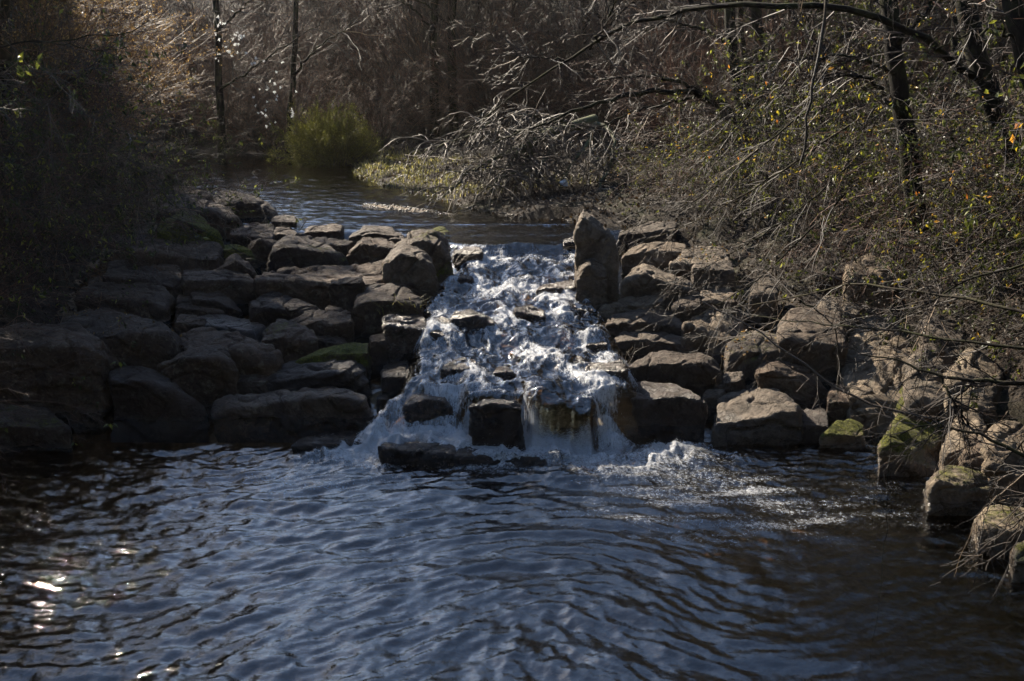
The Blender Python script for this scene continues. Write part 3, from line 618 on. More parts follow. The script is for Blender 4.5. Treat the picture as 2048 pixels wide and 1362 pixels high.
    Rr(760, [(1560,752),(1690,772)], [(1560,682),(1690,692)], [(1565,640),(1590,615),(1640,608),(1680,625)], 'deeply shaded tall boulder under the hanging brambles', dry=.2, moss=.1)
    Rr(895, [(1645,887),(1730,897)], [(1643,872),(1690,871),(1728,869)], [(1660,855),(1678,843),(1705,838),(1728,850)], 'low stone with a yellow-green moss rim in the corner of the pool', moss=.3, wl=.03)
    Rr(885, [(1592,884),(1662,888)], [(1590,852),(1658,852)], [(1600,818),(1650,812)], 'black stone in the gap left of the low yellow-green rimmed one', wet=.4, dry=0.)
    Rr(850, [(1660,845),(1715,850)], [(1655,800),(1715,810)], [(1665,770),(1700,765)], 'shadowed stone left of the tall leaning slab', dry=.1)
    # ---- slabs of the right bank wall
    Vv(905, [(1900,860),(1990,880)], [(1890,805),(1990,815)], [(1900,745),(1940,702),(2000,722)], 'leaning slab between the largest one and the right edge, behind branches', s=.6, chips=3)
    Vv(915, [(1820,850),(1890,880)], [(1815,800),(1890,810)], [(1820,730),(1850,690),(1890,720)], 'narrow slab filling the gap above the largest leaning one', s=.6, chips=3, dy=.3)
    Vv(1000, [(1930,960),(2000,990)], [(1925,925),(1995,935)], [(1935,880),(1990,870)], 'dark block between the sunlit block and the rough one at the right edge', s=.6, dry=.3)
    Vv(950, [(1760,915),(1818,972),(1862,960)], [(1762,892),(1800,925),(1822,955)], [(1783,850),(1812,805),(1846,721),(1885,726),(1910,820),(1868,900)], 'largest leaning sunlit slab rising out of the pool, with vivid moss on its foot', chips=2, s=.8, moss=.34, rnd=2, wl=.14)
    Vv(860, [(1710,850),(1775,872)], [(1700,802),(1730,802),(1790,832)], [(1684,700),(1720,630),(1800,645),(1845,715),(1810,800)], 'tall leaning slab behind the largest one, streaked with twig shadows', chips=2, s=.8, rnd=2)
    Vv(975, [(1890,955),(1965,970)], [(1886,912),(1904,927),(1962,882)], [(1900,860),(1918,832),(1955,812),(1972,840)], 'sunlit block wedged right of the largest leaning slab', s=.6, rnd=3)
    Vv(1030, [(1866,985),(1935,1036),(1990,1042)], [(1864,962),(1930,1002),(1975,987)], [(1870,945),(1888,932),(1949,937),(1986,950)], 'rounded sunlit slab with moss along the waterline at the right', s=.6, moss=.2, rnd=5, wl=.14)
    Vv(1020, [(1985,1005),(2090,1025)], [(1975,932),(2020,952),(2090,962)], [(1972,888),(2007,846),(2050,850),(2100,870)], 'rough block at the right edge behind thin branches', s=.5)
    Vv(1110, [(1965,1075),(2020,1115),(2100,1130)], [(1961,1055),(2010,1082),(2090,1072)], [(1970,1025),(1984,1012),(2020,1020),(2080,1010)], 'mossy block by the waterline at the right edge', moss=.2, wl=.14)
    Vv(1165, [(2030,1155),(2120,1195)], [(2028,1122),(2110,1122)], [(2040,1085),(2110,1070)], 'green mossy block in the lower right corner of the bank', moss=.3, wl=.16)
    Vv(590, [(1632,582),(1690,592)], [(1630,550),(1690,560)], [(1640,515),(1655,495),(1680,503),(1692,530)], 'sunlit stone seen through the brambles, uppermost in the right bank')
    Vv(670, [(1640,650),(1715,667)], [(1636,617),(1715,632)], [(1645,598),(1675,592),(1717,608)], 'sunlit stone under the uppermost one, behind bare twigs')
    Vv(645, [(1700,600),(1780,642)], [(1695,562),(1780,582)], [(1700,530),(1740,510),(1785,540)], 'dim slab high in the right bank behind brambles')
    Vv(870, [(1925,842),(2080,862)], [(1915,792),(2080,802)], [(1925,730),(1980,700),(2080,710)], 'mossy slab high at the right edge behind the long bare branch', moss=.15, s=.5)
    Vv(780, [(1850,770),(1925,780)], [(1845,700),(1925,710)], [(1850,640),(1880,615),(1925,640)], 'shaded slab above the largest leaning one', s=.5)
# ------------------------------------------------------------------ tubes and leaves
def tubes(paths, sides=3, name='twigs', tones=None, rng=None):
    """paths: list of (pts (n,3), radii (n,))"""
    by = {}
    for i, (p, r) in enumerate(paths): by.setdefault(len(p), []).append(i)
    Vs, Fs, Ts, base = [], [], [], 0
    for n, ids in by.items():
        Pn = np.array([paths[i][0] for i in ids], float); Rn = np.array([paths[i][1] for i in ids], float)
        T = np.gradient(Pn, axis=1); T /= np.linalg.norm(T, axis=2, keepdims=True)+1e-9
        ref = np.broadcast_to(np.array([.31, .22, .92]), T.shape).copy()
        par = np.abs((T*ref).sum(2)) > .9; ref[par] = (1, 0, 0)
        A = np.cross(T, ref); A /= np.linalg.norm(A, axis=2, keepdims=True)+1e-9; Bv = np.cross(T, A)
        th = np.arange(sides)*2*math.pi/sides
        V = Pn[:, :, None, :]+Rn[:, :, None, None]*(A[:, :, None, :]*np.cos(th)[:, None]+Bv[:, :, None, :]*np.sin(th)[:, None])
        m = len(ids); idx = (np.arange(m*n*sides)+base).reshape(m, n, sides)
        nx = np.roll(idx, -1, axis=2)
        F = np.stack([idx[:, :-1], nx[:, :-1], nx[:, 1:], idx[:, 1:]], -1).reshape(-1, 4)
        tn = np.array([tones[i] for i in ids]) if tones is not None else rng.random(m)**2.3
        Vs.append(V.reshape(-1, 3)); Fs.append(F); Ts.append(np.repeat(tn, n*sides)); base += m*n*sides
    return mesh_np(name, np.concatenate(Vs), np.concatenate(Fs), {'tone': np.concatenate(Ts)})
def leaves(pts, rng, size=(.03, .06), name='leaves', droop=.3, wid=.45, tones=None, fold=.25):
    """pointed four-sided leaves folded along the midrib (two triangles each side)"""
    n = len(pts); s = rng.uniform(*size, n)
    d = rng.normal(size=(n, 3)); d[:, 2] -= droop*2; d /= np.linalg.norm(d, axis=1)[:, None]
    u = rng.normal(size=(n, 3)); u -= (u*d).sum(1)[:, None]*d; u /= np.linalg.norm(u, axis=1)[:, None]
    nn = np.cross(d, u)
    w = s*wid
    a = pts; m1 = pts+d*s[:, None]*.5+nn*(s*fold*.3)[:, None]; tip = pts+d*s[:, None]-nn*(s*.15)[:, None]
    l = pts+d*s[:, None]*.42+u*w[:, None]*.5-nn*(s*fold*.3)[:, None]; r = pts+d*s[:, None]*.42-u*w[:, None]*.5-nn*(s*fold*.3)[:, None]
    V = np.stack([a, l, m1, r, tip], 1).reshape(-1, 3); k = np.arange(n)[:, None]*5
    F = np.concatenate([k+np.array([[0, 2, 1]]), k+np.array([[1, 2, 4]]), k+np.array([[0, 3, 2]]), k+np.array([[2, 3, 4]])])
    t = rng.random(n) if tones is None else tones
    return mesh_np(name, V, F, {'tone': np.repeat(t, 5)}, smooth=False)
def rdir(rng, d, ang):
    v = rng.normal(size=3); v -= v.dot(d)*d; v /= np.linalg.norm(v)+1e-9
    return d*math.cos(ang)+v*math.sin(ang)
def grow(rng, p, d, Lg, r, n, wob=.12, grav=0., tip=.25, pull=None):
    pts = [np.array(p, float)]; d = np.array(d, float); d /= np.linalg.norm(d); st = Lg/(n-1)
    for i in range(n-1):
        d = d+rng.normal(size=3)*wob+np.array([0, 0, -grav])
        if pull is not None: d = d+pull
        d /= np.linalg.norm(d); pts.append(pts[-1]+d*st)
    t = np.linspace(0, 1, n)
    return np.array(pts), r*(1-(1-tip)*t)
def branchy(rng, paths, p, d, Lg, r, lev, kids, n=(8, 6, 5, 4), wob=.12, grav=0., ratio=.45, ang=(.4, .9), out=None, tmin=.2, rr=.5, pull=None, rmin=.0022):
    """recursive branching; out collects tips"""
    pt, rad = grow(rng, p, d, Lg, r, n[0], wob, grav, .3, pull)
    paths.append((pt, np.maximum(rad, rmin)))
    if lev == 0 or not kids:
        if out is not None: out.append(pt)
        return
    for k in range(kids[0]):
        t = rng.uniform(tmin, 1.)**.8*(n[0]-1); i = min(int(t), n[0]-2); f = t-i
        q = pt[i]*(1-f)+pt[i+1]*f; dd = pt[i+1]-pt[i]; dd /= np.linalg.norm(dd)
        ll = Lg*ratio*rng.uniform(.55, 1.3)*(1.15-.6*t/(n[0]-1))
        branchy(rng, paths, q, rdir(rng, dd, rng.uniform(*ang)), ll, max(rad[i]*rr, rmin), lev-1, kids[1:], n[1:], wob*1.15, grav, ratio, ang, out, .1, rr, pull, rmin)
def tip_points(tips, rng, count, spread=.03):
    A = np.concatenate(tips); i = rng.integers(0, len(A), count)
    return A[i]+rng.normal(size=(count, 3))*spread
def put(o, x, y, rz=0., sc=1., dz=0., tilt=(0, 0)):
    z = float(ground_z(np.array([x]), np.array([y]))[0])
    o.location = (x, y, z-.05+dz); o.rotation_euler = (tilt[0], tilt[1], rz); o.scale = (sc, sc, sc)
# ---- prototypes
def make_shrub(seed, h=3., stems=34, mat='redtwig', lean=.75, leaf=None, nleaf=0, lsz=(.02, .045), twig=7, name='bare_shrub', spread=.45, arch=.04, rmin=.0035, kids=12):
    rng = np.random.default_rng(seed); root = empty(name); P1, P2, tips = [], [], []
    for s in range(stems):
        a = rng.uniform(0, 2*math.pi); b = rng.uniform(.05, lean)
        d = np.array([math.cos(a)*math.sin(b), math.sin(a)*math.sin(b), math.cos(b)])
        p = np.array([math.cos(a), math.sin(a), 0])*rng.uniform(0, spread)
        acc = []
        branchy(rng, acc, p, d, h*rng.uniform(.6, 1.1), rng.uniform(.009, .019), 2, (kids, twig), (9, 6, 4), .09, arch, .42, (.25, .8), tips, .12, .5, None, rmin)
        P1.append(acc[0]); P2 += acc[1:]
    link('stem', tubes(P1, 4, 'stem', rng=rng), M['twig'] if mat != 'olive' else M['olive'], root)
    link('twigs', tubes(P2, 3, 'twigs', rng=rng), M[mat], root)
    if leaf: link('leaves', leaves(tip_points(tips, rng, nleaf, .05), rng, lsz), M[leaf], root)
    return root
def make_tree(seed, h=9., trunk_r=.11, mat='bark', limbs=16, lean=.08, name='bare_tree', low=.22, twigs=(8, 7), rmin=.004, leaf=None, nleaf=0, lsz=(.03, .05), cmat='twig'):
    rng = np.random.default_rng(seed); root = empty(name); T, C, tips = [], [], []
    tp, tr = grow(rng, (0, 0, -.2), (rng.normal()*lean, rng.normal()*lean, 1), h, trunk_r, 14, .05, -.01, .18)
    T.append((tp, tr*np.where(np.arange(14) == 0, 1.5, 1.)))
    for k in range(limbs):
        t = rng.uniform(low, .98)*13; i = min(int(t), 12); f = t-i; q = tp[i]*(1-f)+tp[i+1]*f
        a = rng.uniform(0, 2*math.pi); el = rng.uniform(.15, .9)
        d = np.array([math.cos(a)*math.cos(el), math.sin(a)*math.cos(el), math.sin(el)])
        branchy(rng, C, q, d, h*.36*rng.uniform(.5, 1.2)*(1.15-t/16), tr[i]*.42, 2, twigs, (8, 6, 4), .13, -.015, .42, (.35, .95), tips, .15, .42, None, rmin)
    link('trunk', tubes(T, 9, 'trunk', rng=rng), M[mat], root)
    cr = link('crown', tubes(C, 3, 'crown', rng=rng), M[cmat], root)
    if leaf: link('leaves', leaves(tip_points(tips, rng, nleaf, .06), rng, lsz), M[leaf], root)
    return root
def make_bramble(seed, canes=46, Lc=2.6, green=900, lsz=(.04, .085), mat='redtwig', name='bramble_bush', kids=7, pull=(0, 0, 0), yellow=0, dry=0):
    rng = np.random.default_rng(seed); root = empty(name); C1, C2, tips = [], [], []
    for s in range(canes):
        a = rng.uniform(0, 2*math.pi); b = rng.uniform(.1, 1.1)
        d = np.array([math.cos(a)*math.sin(b), math.sin(a)*math.sin(b), math.cos(b)])
        p = np.array([rng.uniform(-.8, .8), rng.uniform(-.8, .8), 0]); acc = []
        branchy(rng, acc, p, d, Lc*rng.uniform(.6, 1.25), rng.uniform(.004, .008), 2, (kids, 5), (12, 6, 4), .1, .11, .36, (.4, 1.1), tips, .15, .6, np.array(pull), .0024)
        C1.append(acc[0]); C2 += acc[1:]
    link('canes', tubes(C1, 4, 'canes', rng=rng), M[mat], root)
    link('twigs', tubes(C2, 3, 'twigs', rng=rng), M[mat], root)
    def clumps(k, per):
        c = tip_points(tips, rng, k, .03); return (np.repeat(c, per, 0)+rng.normal(size=(k*per, 3))*.03)
    if green: link('leaves', leaves(clumps(green//5, 5), rng, lsz, droop=.5), M['leaf'], root)
    if yellow: link('yellow_leaves', leaves(clumps(yellow//3, 3), rng, lsz, 'yellow_leaves', .5), M['yleaf'], root)
    if dry: link('dry_leaves', leaves(tip_points(tips, rng, dry, .05), rng, (.02, .05), 'dry_leaves', .3), M['litter'], root)
    return root
def hand(rng, specs, n=14, jit=.012):
    """specs: list of ([(u,v,Y),...], r0, r1) -> smooth paths through the given points"""
    out = []
    for pts, r0, r1 in specs:
        Q = np.array([P(*p) for p in pts]); m = len(Q)
        s = np.concatenate([[0], np.cumsum(np.linalg.norm(np.diff(Q, axis=0), axis=1))]); t = np.linspace(0, s[-1], n)
        # Catmull-Rom style: linear then smoothed
        X = np.stack([np.interp(t, s, Q[:, k]) for k in range(3)], 1)
        for _ in range(2): X[1:-1] = X[1:-1]*.5+(X[:-2]+X[2:])*.25
        X[1:-1] += rng.normal(size=(n-2, 3))*jit
        out.append((X, np.linspace(r0, r1, n)))
    return out
def side_twigs(rng, paths, hosts, count, Lg, r=.006, lev=1, kids=(6,), grav=.03, wob=.14, ang=(.4, 1.), n=(7, 5, 4), out=None, rmin=.0024, pull=None, tmin=.1):
    for X, Rr_ in hosts:
        for k in range(count):
            t = rng.uniform(tmin, 1)*(len(X)-1); i = min(int(t), len(X)-2); f = t-i
            q = X[i]*(1-f)+X[i+1]*f; d = X[i+1]-X[i]; d /= np.linalg.norm(d)+1e-9
            branchy(rng, paths, q, rdir(rng, d, rng.uniform(*ang)), Lg*rng.uniform(.4, 1.3), min(r, Rr_[i]*.7), lev, kids, n, wob, grav, .45, (.3, .9), out, .1, .6, pull, rmin)
def special_tree(name, label, trunk, limbs, seed, group=None, twig_n=9, twig_L=1.2, mat='bark', lev=2, kids=(6, 4), grav=.01, leaf=None, nleaf=0, tw='twig', sides=9, rmin=.003):
    rng = np.random.default_rng(seed); root = empty(name); tag(root, label, 'tree', group)
    T = hand(rng, trunk, 16, .015); base = T[0][0][0]; C = hand(rng, limbs, 24, .022) if limbs else []
    Lm = list(C); tw_p, tips = [], []
    side_twigs(rng, tw_p, Lm+T, twig_n, twig_L, .012, lev, kids, grav, out=tips, n=(8, 5, 4), rmin=rmin)
    def loc(ps): return [(X-base, r) for X, r in ps]
    root.location = base
    link('trunk', tubes(loc(T), sides, 'trunk', rng=rng), M[mat], root)
    if Lm: link('limbs', tubes(loc(Lm), 7, 'limbs', rng=rng), M[mat], root)
    link('crown', tubes(loc(tw_p), 3, 'crown', rng=rng), M[tw], root)
    if leaf: link('leaves', leaves(tip_points([t-base for t in tips], rng, nleaf, .05), rng, (.03, .06)), M[leaf], root)
    return root
def build_curtain():
    rg = np.random.default_rng(77); ps = []
    for (xa, xb, n_, o_) in ((.12, .24, 22, .0), (-.46, -.42, 12, .0)):
        for k in range(n_):
            x = rg.uniform(xa, xb); y0 = 9.80-.03*rg.random()-o_; z0 = .49+rg.normal()*.012; v = rg.uniform(.25, .55); t1 = math.sqrt(2*(z0-.02)/9.8)*rg.uniform(.7, 1); t0 = rg.uniform(0, .12)
            t = np.linspace(t0, t1, 7); p = np.stack([x+rg.normal()*.012+rg.normal()*.02*t, y0-v*t, z0-4.9*t*t], 1)
            ps.append((p, np.full(7, rg.uniform(.0008, .002))*np.array([.4, .8, 1, 1, .9, .8, .5])))
    o = link('falling_water', tubes(ps, 4, 'falling_water', rng=rg), M['foam']); tag(o, 'thin strands of water falling over the blocks', kind='stuff')
def build_plants():
    rng = np.random.default_rng(99)
    # ---- thicket behind the stream ------------------------------------------------
    sh = [make_shrub(1, 3.4, 34), make_shrub(2, 2.8, 40, lean=.95), make_shrub(3, 4.2, 28, 'twig', .55, arch=.02)]
    shd = [make_shrub(4, 3.6, 36, leaf='dryleaf', nleaf=9000, lsz=(.03, .06)), make_shrub(5, 3., 36, leaf='dryleaf', nleaf=5000, lsz=(.025, .05))]
    tr = [make_tree(11, 9.5, limbs=26, rmin=.007, cmat='redtwig'), make_tree(12, 8., .09, limbs=28, rmin=.007, cmat='redtwig'), make_tree(13, 11., .13, limbs=28, low=.3, rmin=.008, cmat='redtwig')]
    used = set()
    def inst(proto, x, y, rz, sc, label, cat, group, dz=0.):
        o = proto if id(proto) not in used else copy_tree(proto)
        used.add(id(proto)); put(o, x, y, rz, sc, dz); tag(o, label, cat, group); return o
    GS = 'bare shrubs of the thicket behind the stream'
    rows = [(28.6, 12, -12.5, 8.5), (31.5, 13, -16, 11), (35.5, 13, -20, 14), (41, 13, -24, 19)]
    for ri, (y0, k, xa, xb) in enumerate(rows):
        for j in range(k):
            x = xa+(xb-xa)*(j+.5)/k+rng.normal()*.5; y = y0+rng.normal()*.8
            if ri == 0: y = max(y, 27.6) if x > -2 else max(y, 30.5)
            if -15 < x < -3 and y < 37: y += 2.5
            inst(sh[rng.integers(3)], x, y, rng.uniform(0, 6.28), rng.uniform(.95, 1.4)*(1+.12*ri), 'bare reddish-brown shrub in the dense thicket behind the stream', 'shrub', GS)
    for (x, y, s) in [(-8.2, 29.2, .8), (-6.9, 28.7, .72), (-5.7, 28.3, .7), (-9.6, 30.2, .9), (-3.6, 27.9, .65), (-7.6, 30.8, .85), (-10.8, 31.2, 1.), (-4.8, 30.2, .8), (-2.4, 29.2, .8)]:
        inst(sh[rng.integers(2)], x, y, rng.uniform(0, 6.28), s, 'low reddish shrub on the far bank where the stream bends away', 'shrub', 'low shrubs on the far bank')
    # right hand thicket behind the fallen tree
    for j in range(14):
        x = 1.2+rng.uniform(0, 8.5); y = 20.5+rng.uniform(0, 7)
        inst(sh[rng.integers(3)], x, y, rng.uniform(0, 6.28), rng.uniform(.7, 1.05), 'bare brown shrub in the undergrowth behind the fallen tree', 'shrub', 'bare shrubs behind the fallen tree')
    GT = 'slim bare trees of the wood behind'
    for j in range(34):
        x = -22+46*(j+.5)/34+rng.normal()*.6; y = rng.uniform(29.5, 42)
        if x < -2.5: y = max(y, 35+rng.uniform(0, 4))
        inst(tr[rng.integers(3)], x, y, rng.uniform(0, 6.28), (rng.uniform(.95, 1.2) if x < 4 else rng.uniform(1.1, 1.5)) if x > -7 else rng.uniform(.5, .75), 'slim bare grey-brown tree in the wood behind the thicket', 'tree', GT)
    tr2 = [make_tree(16, 9., .11, limbs=42, low=.3, rmin=.011, cmat='redtwig'), make_tree(17, 10., .12, limbs=42, low=.35, rmin=.011, cmat='redtwig')]
    for j, (x, y, s) in enumerate([(4.5, 27, 1.35), (7, 25.5, 1.4), (9.5, 26.5, 1.5), (6, 30, 1.6), (9, 31, 1.6), (12, 28, 1.6), (11.8, 24.5, 1.4), (2.5, 31, 1.5), (14.5, 31, 1.7), (4., 34, 1.6), (0, 33.5, 1.35), (-2.5, 34.5, 1.2)]):
        inst(tr2[j % 2], x, y, rng.uniform(0, 6.28), s, 'tall bare tree with a dense crown in the wood behind the right bank', 'tree', 'tall trees behind the right bank')
    # ---- left bank: russet bushes with dry leaves, tall, shading the left rocks ------
    spots = [(-9.0, 21.2, 1.05), (-9.4, 18.9, 1.15), (-10.8, 22.4, 1.3), (-9.9, 24.2, 1.1), (-10.8, 19.8, 1.35), (-12.4, 23.6, 1.5), (-11.3, 26.2, 1.2), (-14.2, 28.8, 1.4), (-16.5, 26, 1.6)]
    for j, (x, y, s) in enumerate(spots):
        inst(shd[j % 2], x, y, rng.uniform(0, 6.28), s, 'tall russet shrub with golden dry leaves on the left bank', 'shrub', 'russet shrubs on the left bank')
    def make_evergreen(seed):
        rg = np.random.default_rng(seed); root = empty('light_block_evergreen'); T = [grow(rg, (0, 0, -.2), (0, 0, 1), 13, .22, 12, .03, 0, .12)]; pts, C = [], []
        for k in range(150):
            z = rg.uniform(.8, 12.6); a = rg.uniform(0, 6.283); Lb = (13.4-z)*.30+.3
            b_, r_ = grow(rg, (0, 0, z), (math.cos(a), math.sin(a), .1), Lb, .03, 6, .06, .04); C.append((b_, r_)); t = rg.random(70)[:, None]**.7
            pts.append(b_[0]*(1-t)+b_[-1]*t+rg.normal(size=(70, 3))*.14)
        link('trunk', tubes(T, 8, 'trunk', rng=rg), M['bark'], root); link('limbs', tubes(C, 4, 'limbs', rng=rg), M['bark'], root)
        link('foliage', leaves(np.concatenate(pts), rg, (.22, .42), 'foliage', .3, .5), M['leaf'], root); return root
    ev = make_evergreen(90)
    for (x, y, s) in [(-12, -2, 1.1), (-8, -7, 1.2), (-4, -9, 1.15), (0, -8.5, 1.3), (4, -9, 1.2), (8, -6, 1.2), (11, -1, 1.1), (-6, -13, 1.3), (2, -13, 1.4), (-13, 4.5, 1.1), (-12.5, 9.5, 1.), (-14.5, 14, 1.), (12, 6, 1.), (11.5, 10.5, .9), (-13.6, 22.5, 1.), (11.8, 18., .85), (14, 23, 1.)]:  # evergreens added outside the view to cut sky light and darken reflections
        inst(ev, x, y, rng.uniform(0, 6.28), s, 'dark evergreen added out of view to block sky light and darken reflections', 'tree', 'evergreens added around the pool to block light')
    br = [make_bramble(21, 46, 2.7, 2200, mat='twig'), make_bramble(22, 46, 2.4, 900, dry=1500), make_bramble(23, 46, 2.9, 2100, yellow=210, dry=1500, mat='twig', pull=(-.03, -.01, 0))]
    GBL = 'leafy brambles on the left bank'
    for j, (x, y, s) in enumerate([(-6.6, 16.6, .95), (-7.5, 15.2, 1.1), (-6.9, 13.7, .95), (-6.9, 12.1, .9), (-7.8, 13.3, 1.15), (-7.0, 10.8, .9), (-8.3, 18.2, 1.), (-8.6, 16.5, 1.35), (-8.4, 14.3, 1.4), (-8.5, 11.6, 1.25), (-7.6, 19.8, .7), (-6.9, 9.2, .85), (-9.5, 12.8, 1.6)]):
        inst(br[j % 2], x, y, rng.uniform(0, 6.28), s, 'dark green bramble tangle hanging over the left boulders', 'bush', GBL)
    # left trees casting the shade
    lt = [make_tree(14, 8.5, .12, limbs=30, low=.12, name='ivy_clad_tree', leaf='leaf', nleaf=11000, lsz=(.06, .11)), make_tree(15, 8., .10, limbs=28, low=.15, name='ivy_clad_tree', leaf='dryleaf', nleaf=5000, lsz=(.05, .09))]
    for j, (x, y, s) in enumerate([(-10.2, 15.6, 1.15), (-9.0, 13.2, 1.05), (-11.5, 19.5, 1.15), (-9.6, 20.4, 1.0), (-9.5, 18.4, 1.15), (-11.2, 22.0, 1.1), (-9.4, 10.2, 1.1), (-12.5, 14.0, 1.1), (-8.9, 8.2, .8), (-10.6, 23.5, .9), (-11.5, 8.6, 1.), (-13.5, 17.5, 1.2)]):
        inst(lt[j % 2], x, y, rng.uniform(0, 6.28), s, 'shady tree with clinging leaves at the far left of the bank', 'tree', 'leafy trees shading the left bank')
    # ---- right bank brambles --------------------------------------------------------
    GBR = 'tangled brambles on the right bank'
    for j, (x, y, s) in enumerate([(6.3, 9.3, .8), (6.6, 7.6, .8), (6.2, 10.9, .9), (5.9, 12.5, 1.0), (5.2, 13.9, .85), (4.6, 15.4, .8), (6.4, 14.8, .75), (6.6, 11.2, 1.2), (6.9, 13.2, .95), (4.6, 17., .9), (3.1, 17.6, .65), (6.3, 16.8, 1.2), (7.6, 9., 1.3), (8., 15.3, .9), (6.8, 6.2, .8), (3.0, 19.6, .6), (5.2, 19.4, 1.1), (7.6, 18.6, 1.3), (9.5, 12, 1.6), (9.8, 16, 1.6), (7.1, 8.4, 1.), (7.4, 10.4, 1.05), (6.7, 12., 1.05), (7.4, 14.1, .8), (5.9, 16.2, 1.0), (8.4, 12.3, 1.), (5.6, 17.9, .95), (4.2, 18.3, .8), (7.2, 6.9, .95), (9., 17.6, 1.4), (6.5, 18.2, 1.1)]):
        inst([br[2], br[1], br[2]][j % 3], x, y, rng.uniform(0, 6.28), s, 'tangle of thorny brown canes with scattered green leaves on the right bank', 'bush', GBR)
    for j in range(7):
        x, y = [(6.2, 21.5), (8.5, 20.5), (9.5, 23.5), (11.5, 18.5), (8, 25), (12.5, 22), (11, 14.5)][j]
        inst(sh[j % 3], x, y, rng.uniform(0, 6.28), 1.1, 'bare shrub high on the right bank among the brambles', 'shrub', 'bare shrubs on the right bank')
    for j, (x, y, s) in enumerate([(8.5, 10.5, .9), (9.5, 14.2, 1.), (7.8, 17.3, .85), (11.2, 18.2, 1.1), (8.8, 7.4, .8), (6.9, 21.8, .85), (11.8, 11.6, 1.1), (10.2, 22.5, 1.)]):
        inst(lt[(j+1) % 2] if j % 2 else tr[j % 3], x, y, rng.uniform(0, 6.28), s, 'tree standing among the brambles high on the right bank', 'tree', 'trees on the right bank')
    for j, (x, y, s) in enumerate([(-9, 4, 1.1), (-10, 0, 1.2), (-8, -5, 1.2), (-4.5, -8, 1.2), (0, -9.5, 1.3), (4.5, -8, 1.2), (8.5, -4, 1.2), (8.5, 1, 1.1), (8.2, 4.5, 1.), (-12, 5, 1.3), (2.5, -12, 1.4), (-3, -13, 1.4)]):  # unseen trees added beside and behind the camera to block ambient sky
        o = inst(lt[j % 2], x, y, rng.uniform(0, 6.28), s, 'leafy tree added out of view around the camera to block sky light', 'tree', 'unseen trees added to block sky light')
        o.location.z = 1.5
    # ---- single trees that the photo picks out --------------------------------------
    special_tree('bare_tree', 'straight dark trunk rising from the brambles on the right bank', [([(1838, 460, 12.6), (1824, 340, 12.6), (1808, 250, 12.6), (1798, 150, 12.7), (1785, 60, 12.8), (1768, -60, 12.9), (1750, -260, 13.), (1735, -480, 13.1)], .12, .09)],
        [([(1795, 150, 12.7), (1740, 120, 12.5), (1660, 110, 12.2), (1560, 120, 12.)], .03, .008), ([(1790, 90, 12.7), (1850, 30, 12.5), (1900, -80, 12.3)], .035, .012), ([(1805, 230, 12.6), (1750, 165, 12.4), (1700, 150, 12.3), (1640, 160, 12.1)], .035, .01)], 31, 'dark trunks on the right bank', 8, 1.1)
    special_tree('bare_tree', 'dark leaning trunk near the right edge, second from the right', [([(2075, 390, 12.8), (2030, 305, 12.8), (1990, 225, 12.8), (1962, 160, 12.9), (1942, 80, 13.), (1930, 0, 13.1), (1915, -130, 13.2), (1900, -380, 13.3)], .15, .10)],
        [([(1962, 160, 12.9), (1900, 118, 12.6), (1861, 82, 12.3), (1810, 52, 12.1), (1758, 33, 11.9), (1690, 17, 11.8), (1640, 5, 11.8), (1587, 2, 11.9), (1485, 11, 12.2), (1398, 15, 12.6), (1299, 28, 13.2), (1213, 60, 13.8), (1179, 98, 14.1), (1128, 125, 14.4), (1060, 165, 14.8), (1000, 205, 15.2), (940, 258, 15.6), (890, 300, 15.9)], .050, .006), ([(1179, 98, 14.1), (1205, 60, 13.8), (1235, 0, 13.6), (1245, -60, 13.4)], .02, .012), ([(1128, 120, 14.4), (1040, 115, 14.6), (1010, 90, 14.8)], .014, .005)], 32, 'dark trunks on the right bank', 12, 1.0, lev=2, kids=(6, 3), grav=.02)
    special_tree('bare_tree', 'dark trunk cut off by the right edge of the photo', [([(2100, 250, 11.5), (2060, 150, 11.5), (2040, 80, 11.6), (2022, 0, 11.7), (2005, -120, 11.8), (1990, -300, 11.9)], .13, .10)], [([(2040, 80, 11.6), (1990, 60, 11.3), (1930, 70, 11.), (1870, 100, 10.8)], .02, .006)], 33, 'dark trunks on the right bank', 7, 1.)
    special_tree('leaning_tree', 'leaning tree whose long dark limbs reach left over the stream', [([(1478, 250, 19.5), (1462, 232, 19.4), (1435, 205, 19.2), (1400, 190, 18.9)], .13, .08), ([(1490, 250, 19.6), (1475, 180, 19.6), (1462, 90, 19.7), (1455, 0, 19.8), (1450, -150, 19.9), (1445, -380, 20)], .12, .07)],
        [([(1400, 190, 18.9), (1350, 180, 18.5), (1300, 183, 18.2), (1230, 196, 17.9), (1150, 222, 17.6), (1060, 258, 17.4), (980, 290, 17.3)], .06, .010), ([(1435, 205, 19.2), (1395, 175, 18.9), (1340, 158, 18.6), (1280, 150, 18.4), (1200, 160, 18.2)], .05, .012), ([(1400, 190, 18.9), (1340, 205, 18.5), (1260, 225, 18.), (1180, 265, 17.6)], .04, .008), ([(1462, 90, 19.7), (1410, 60, 19.4), (1340, 40, 19.1), (1280, 60, 18.9)], .035, .01)], 34, None, 12, 1.0, kids=(6, 4), grav=.02)
    special_tree('bare_tree', 'pair of upright trunks just right of the leaning tree', [([(1520, 255, 20.5), (1522, 150, 20.5), (1515, 60, 20.6), (1505, -60, 20.6), (1498, -300, 20.7)], .12, .08), ([(1500, 255, 20.8), (1495, 150, 20.8), (1480, 40, 20.8), (1478, -200, 20.8)], .07, .05)], [([(1520, 120, 20.5), (1560, 60, 20.2), (1610, 20, 20.)], .03, .01)], 35, None, 9, 1.3)
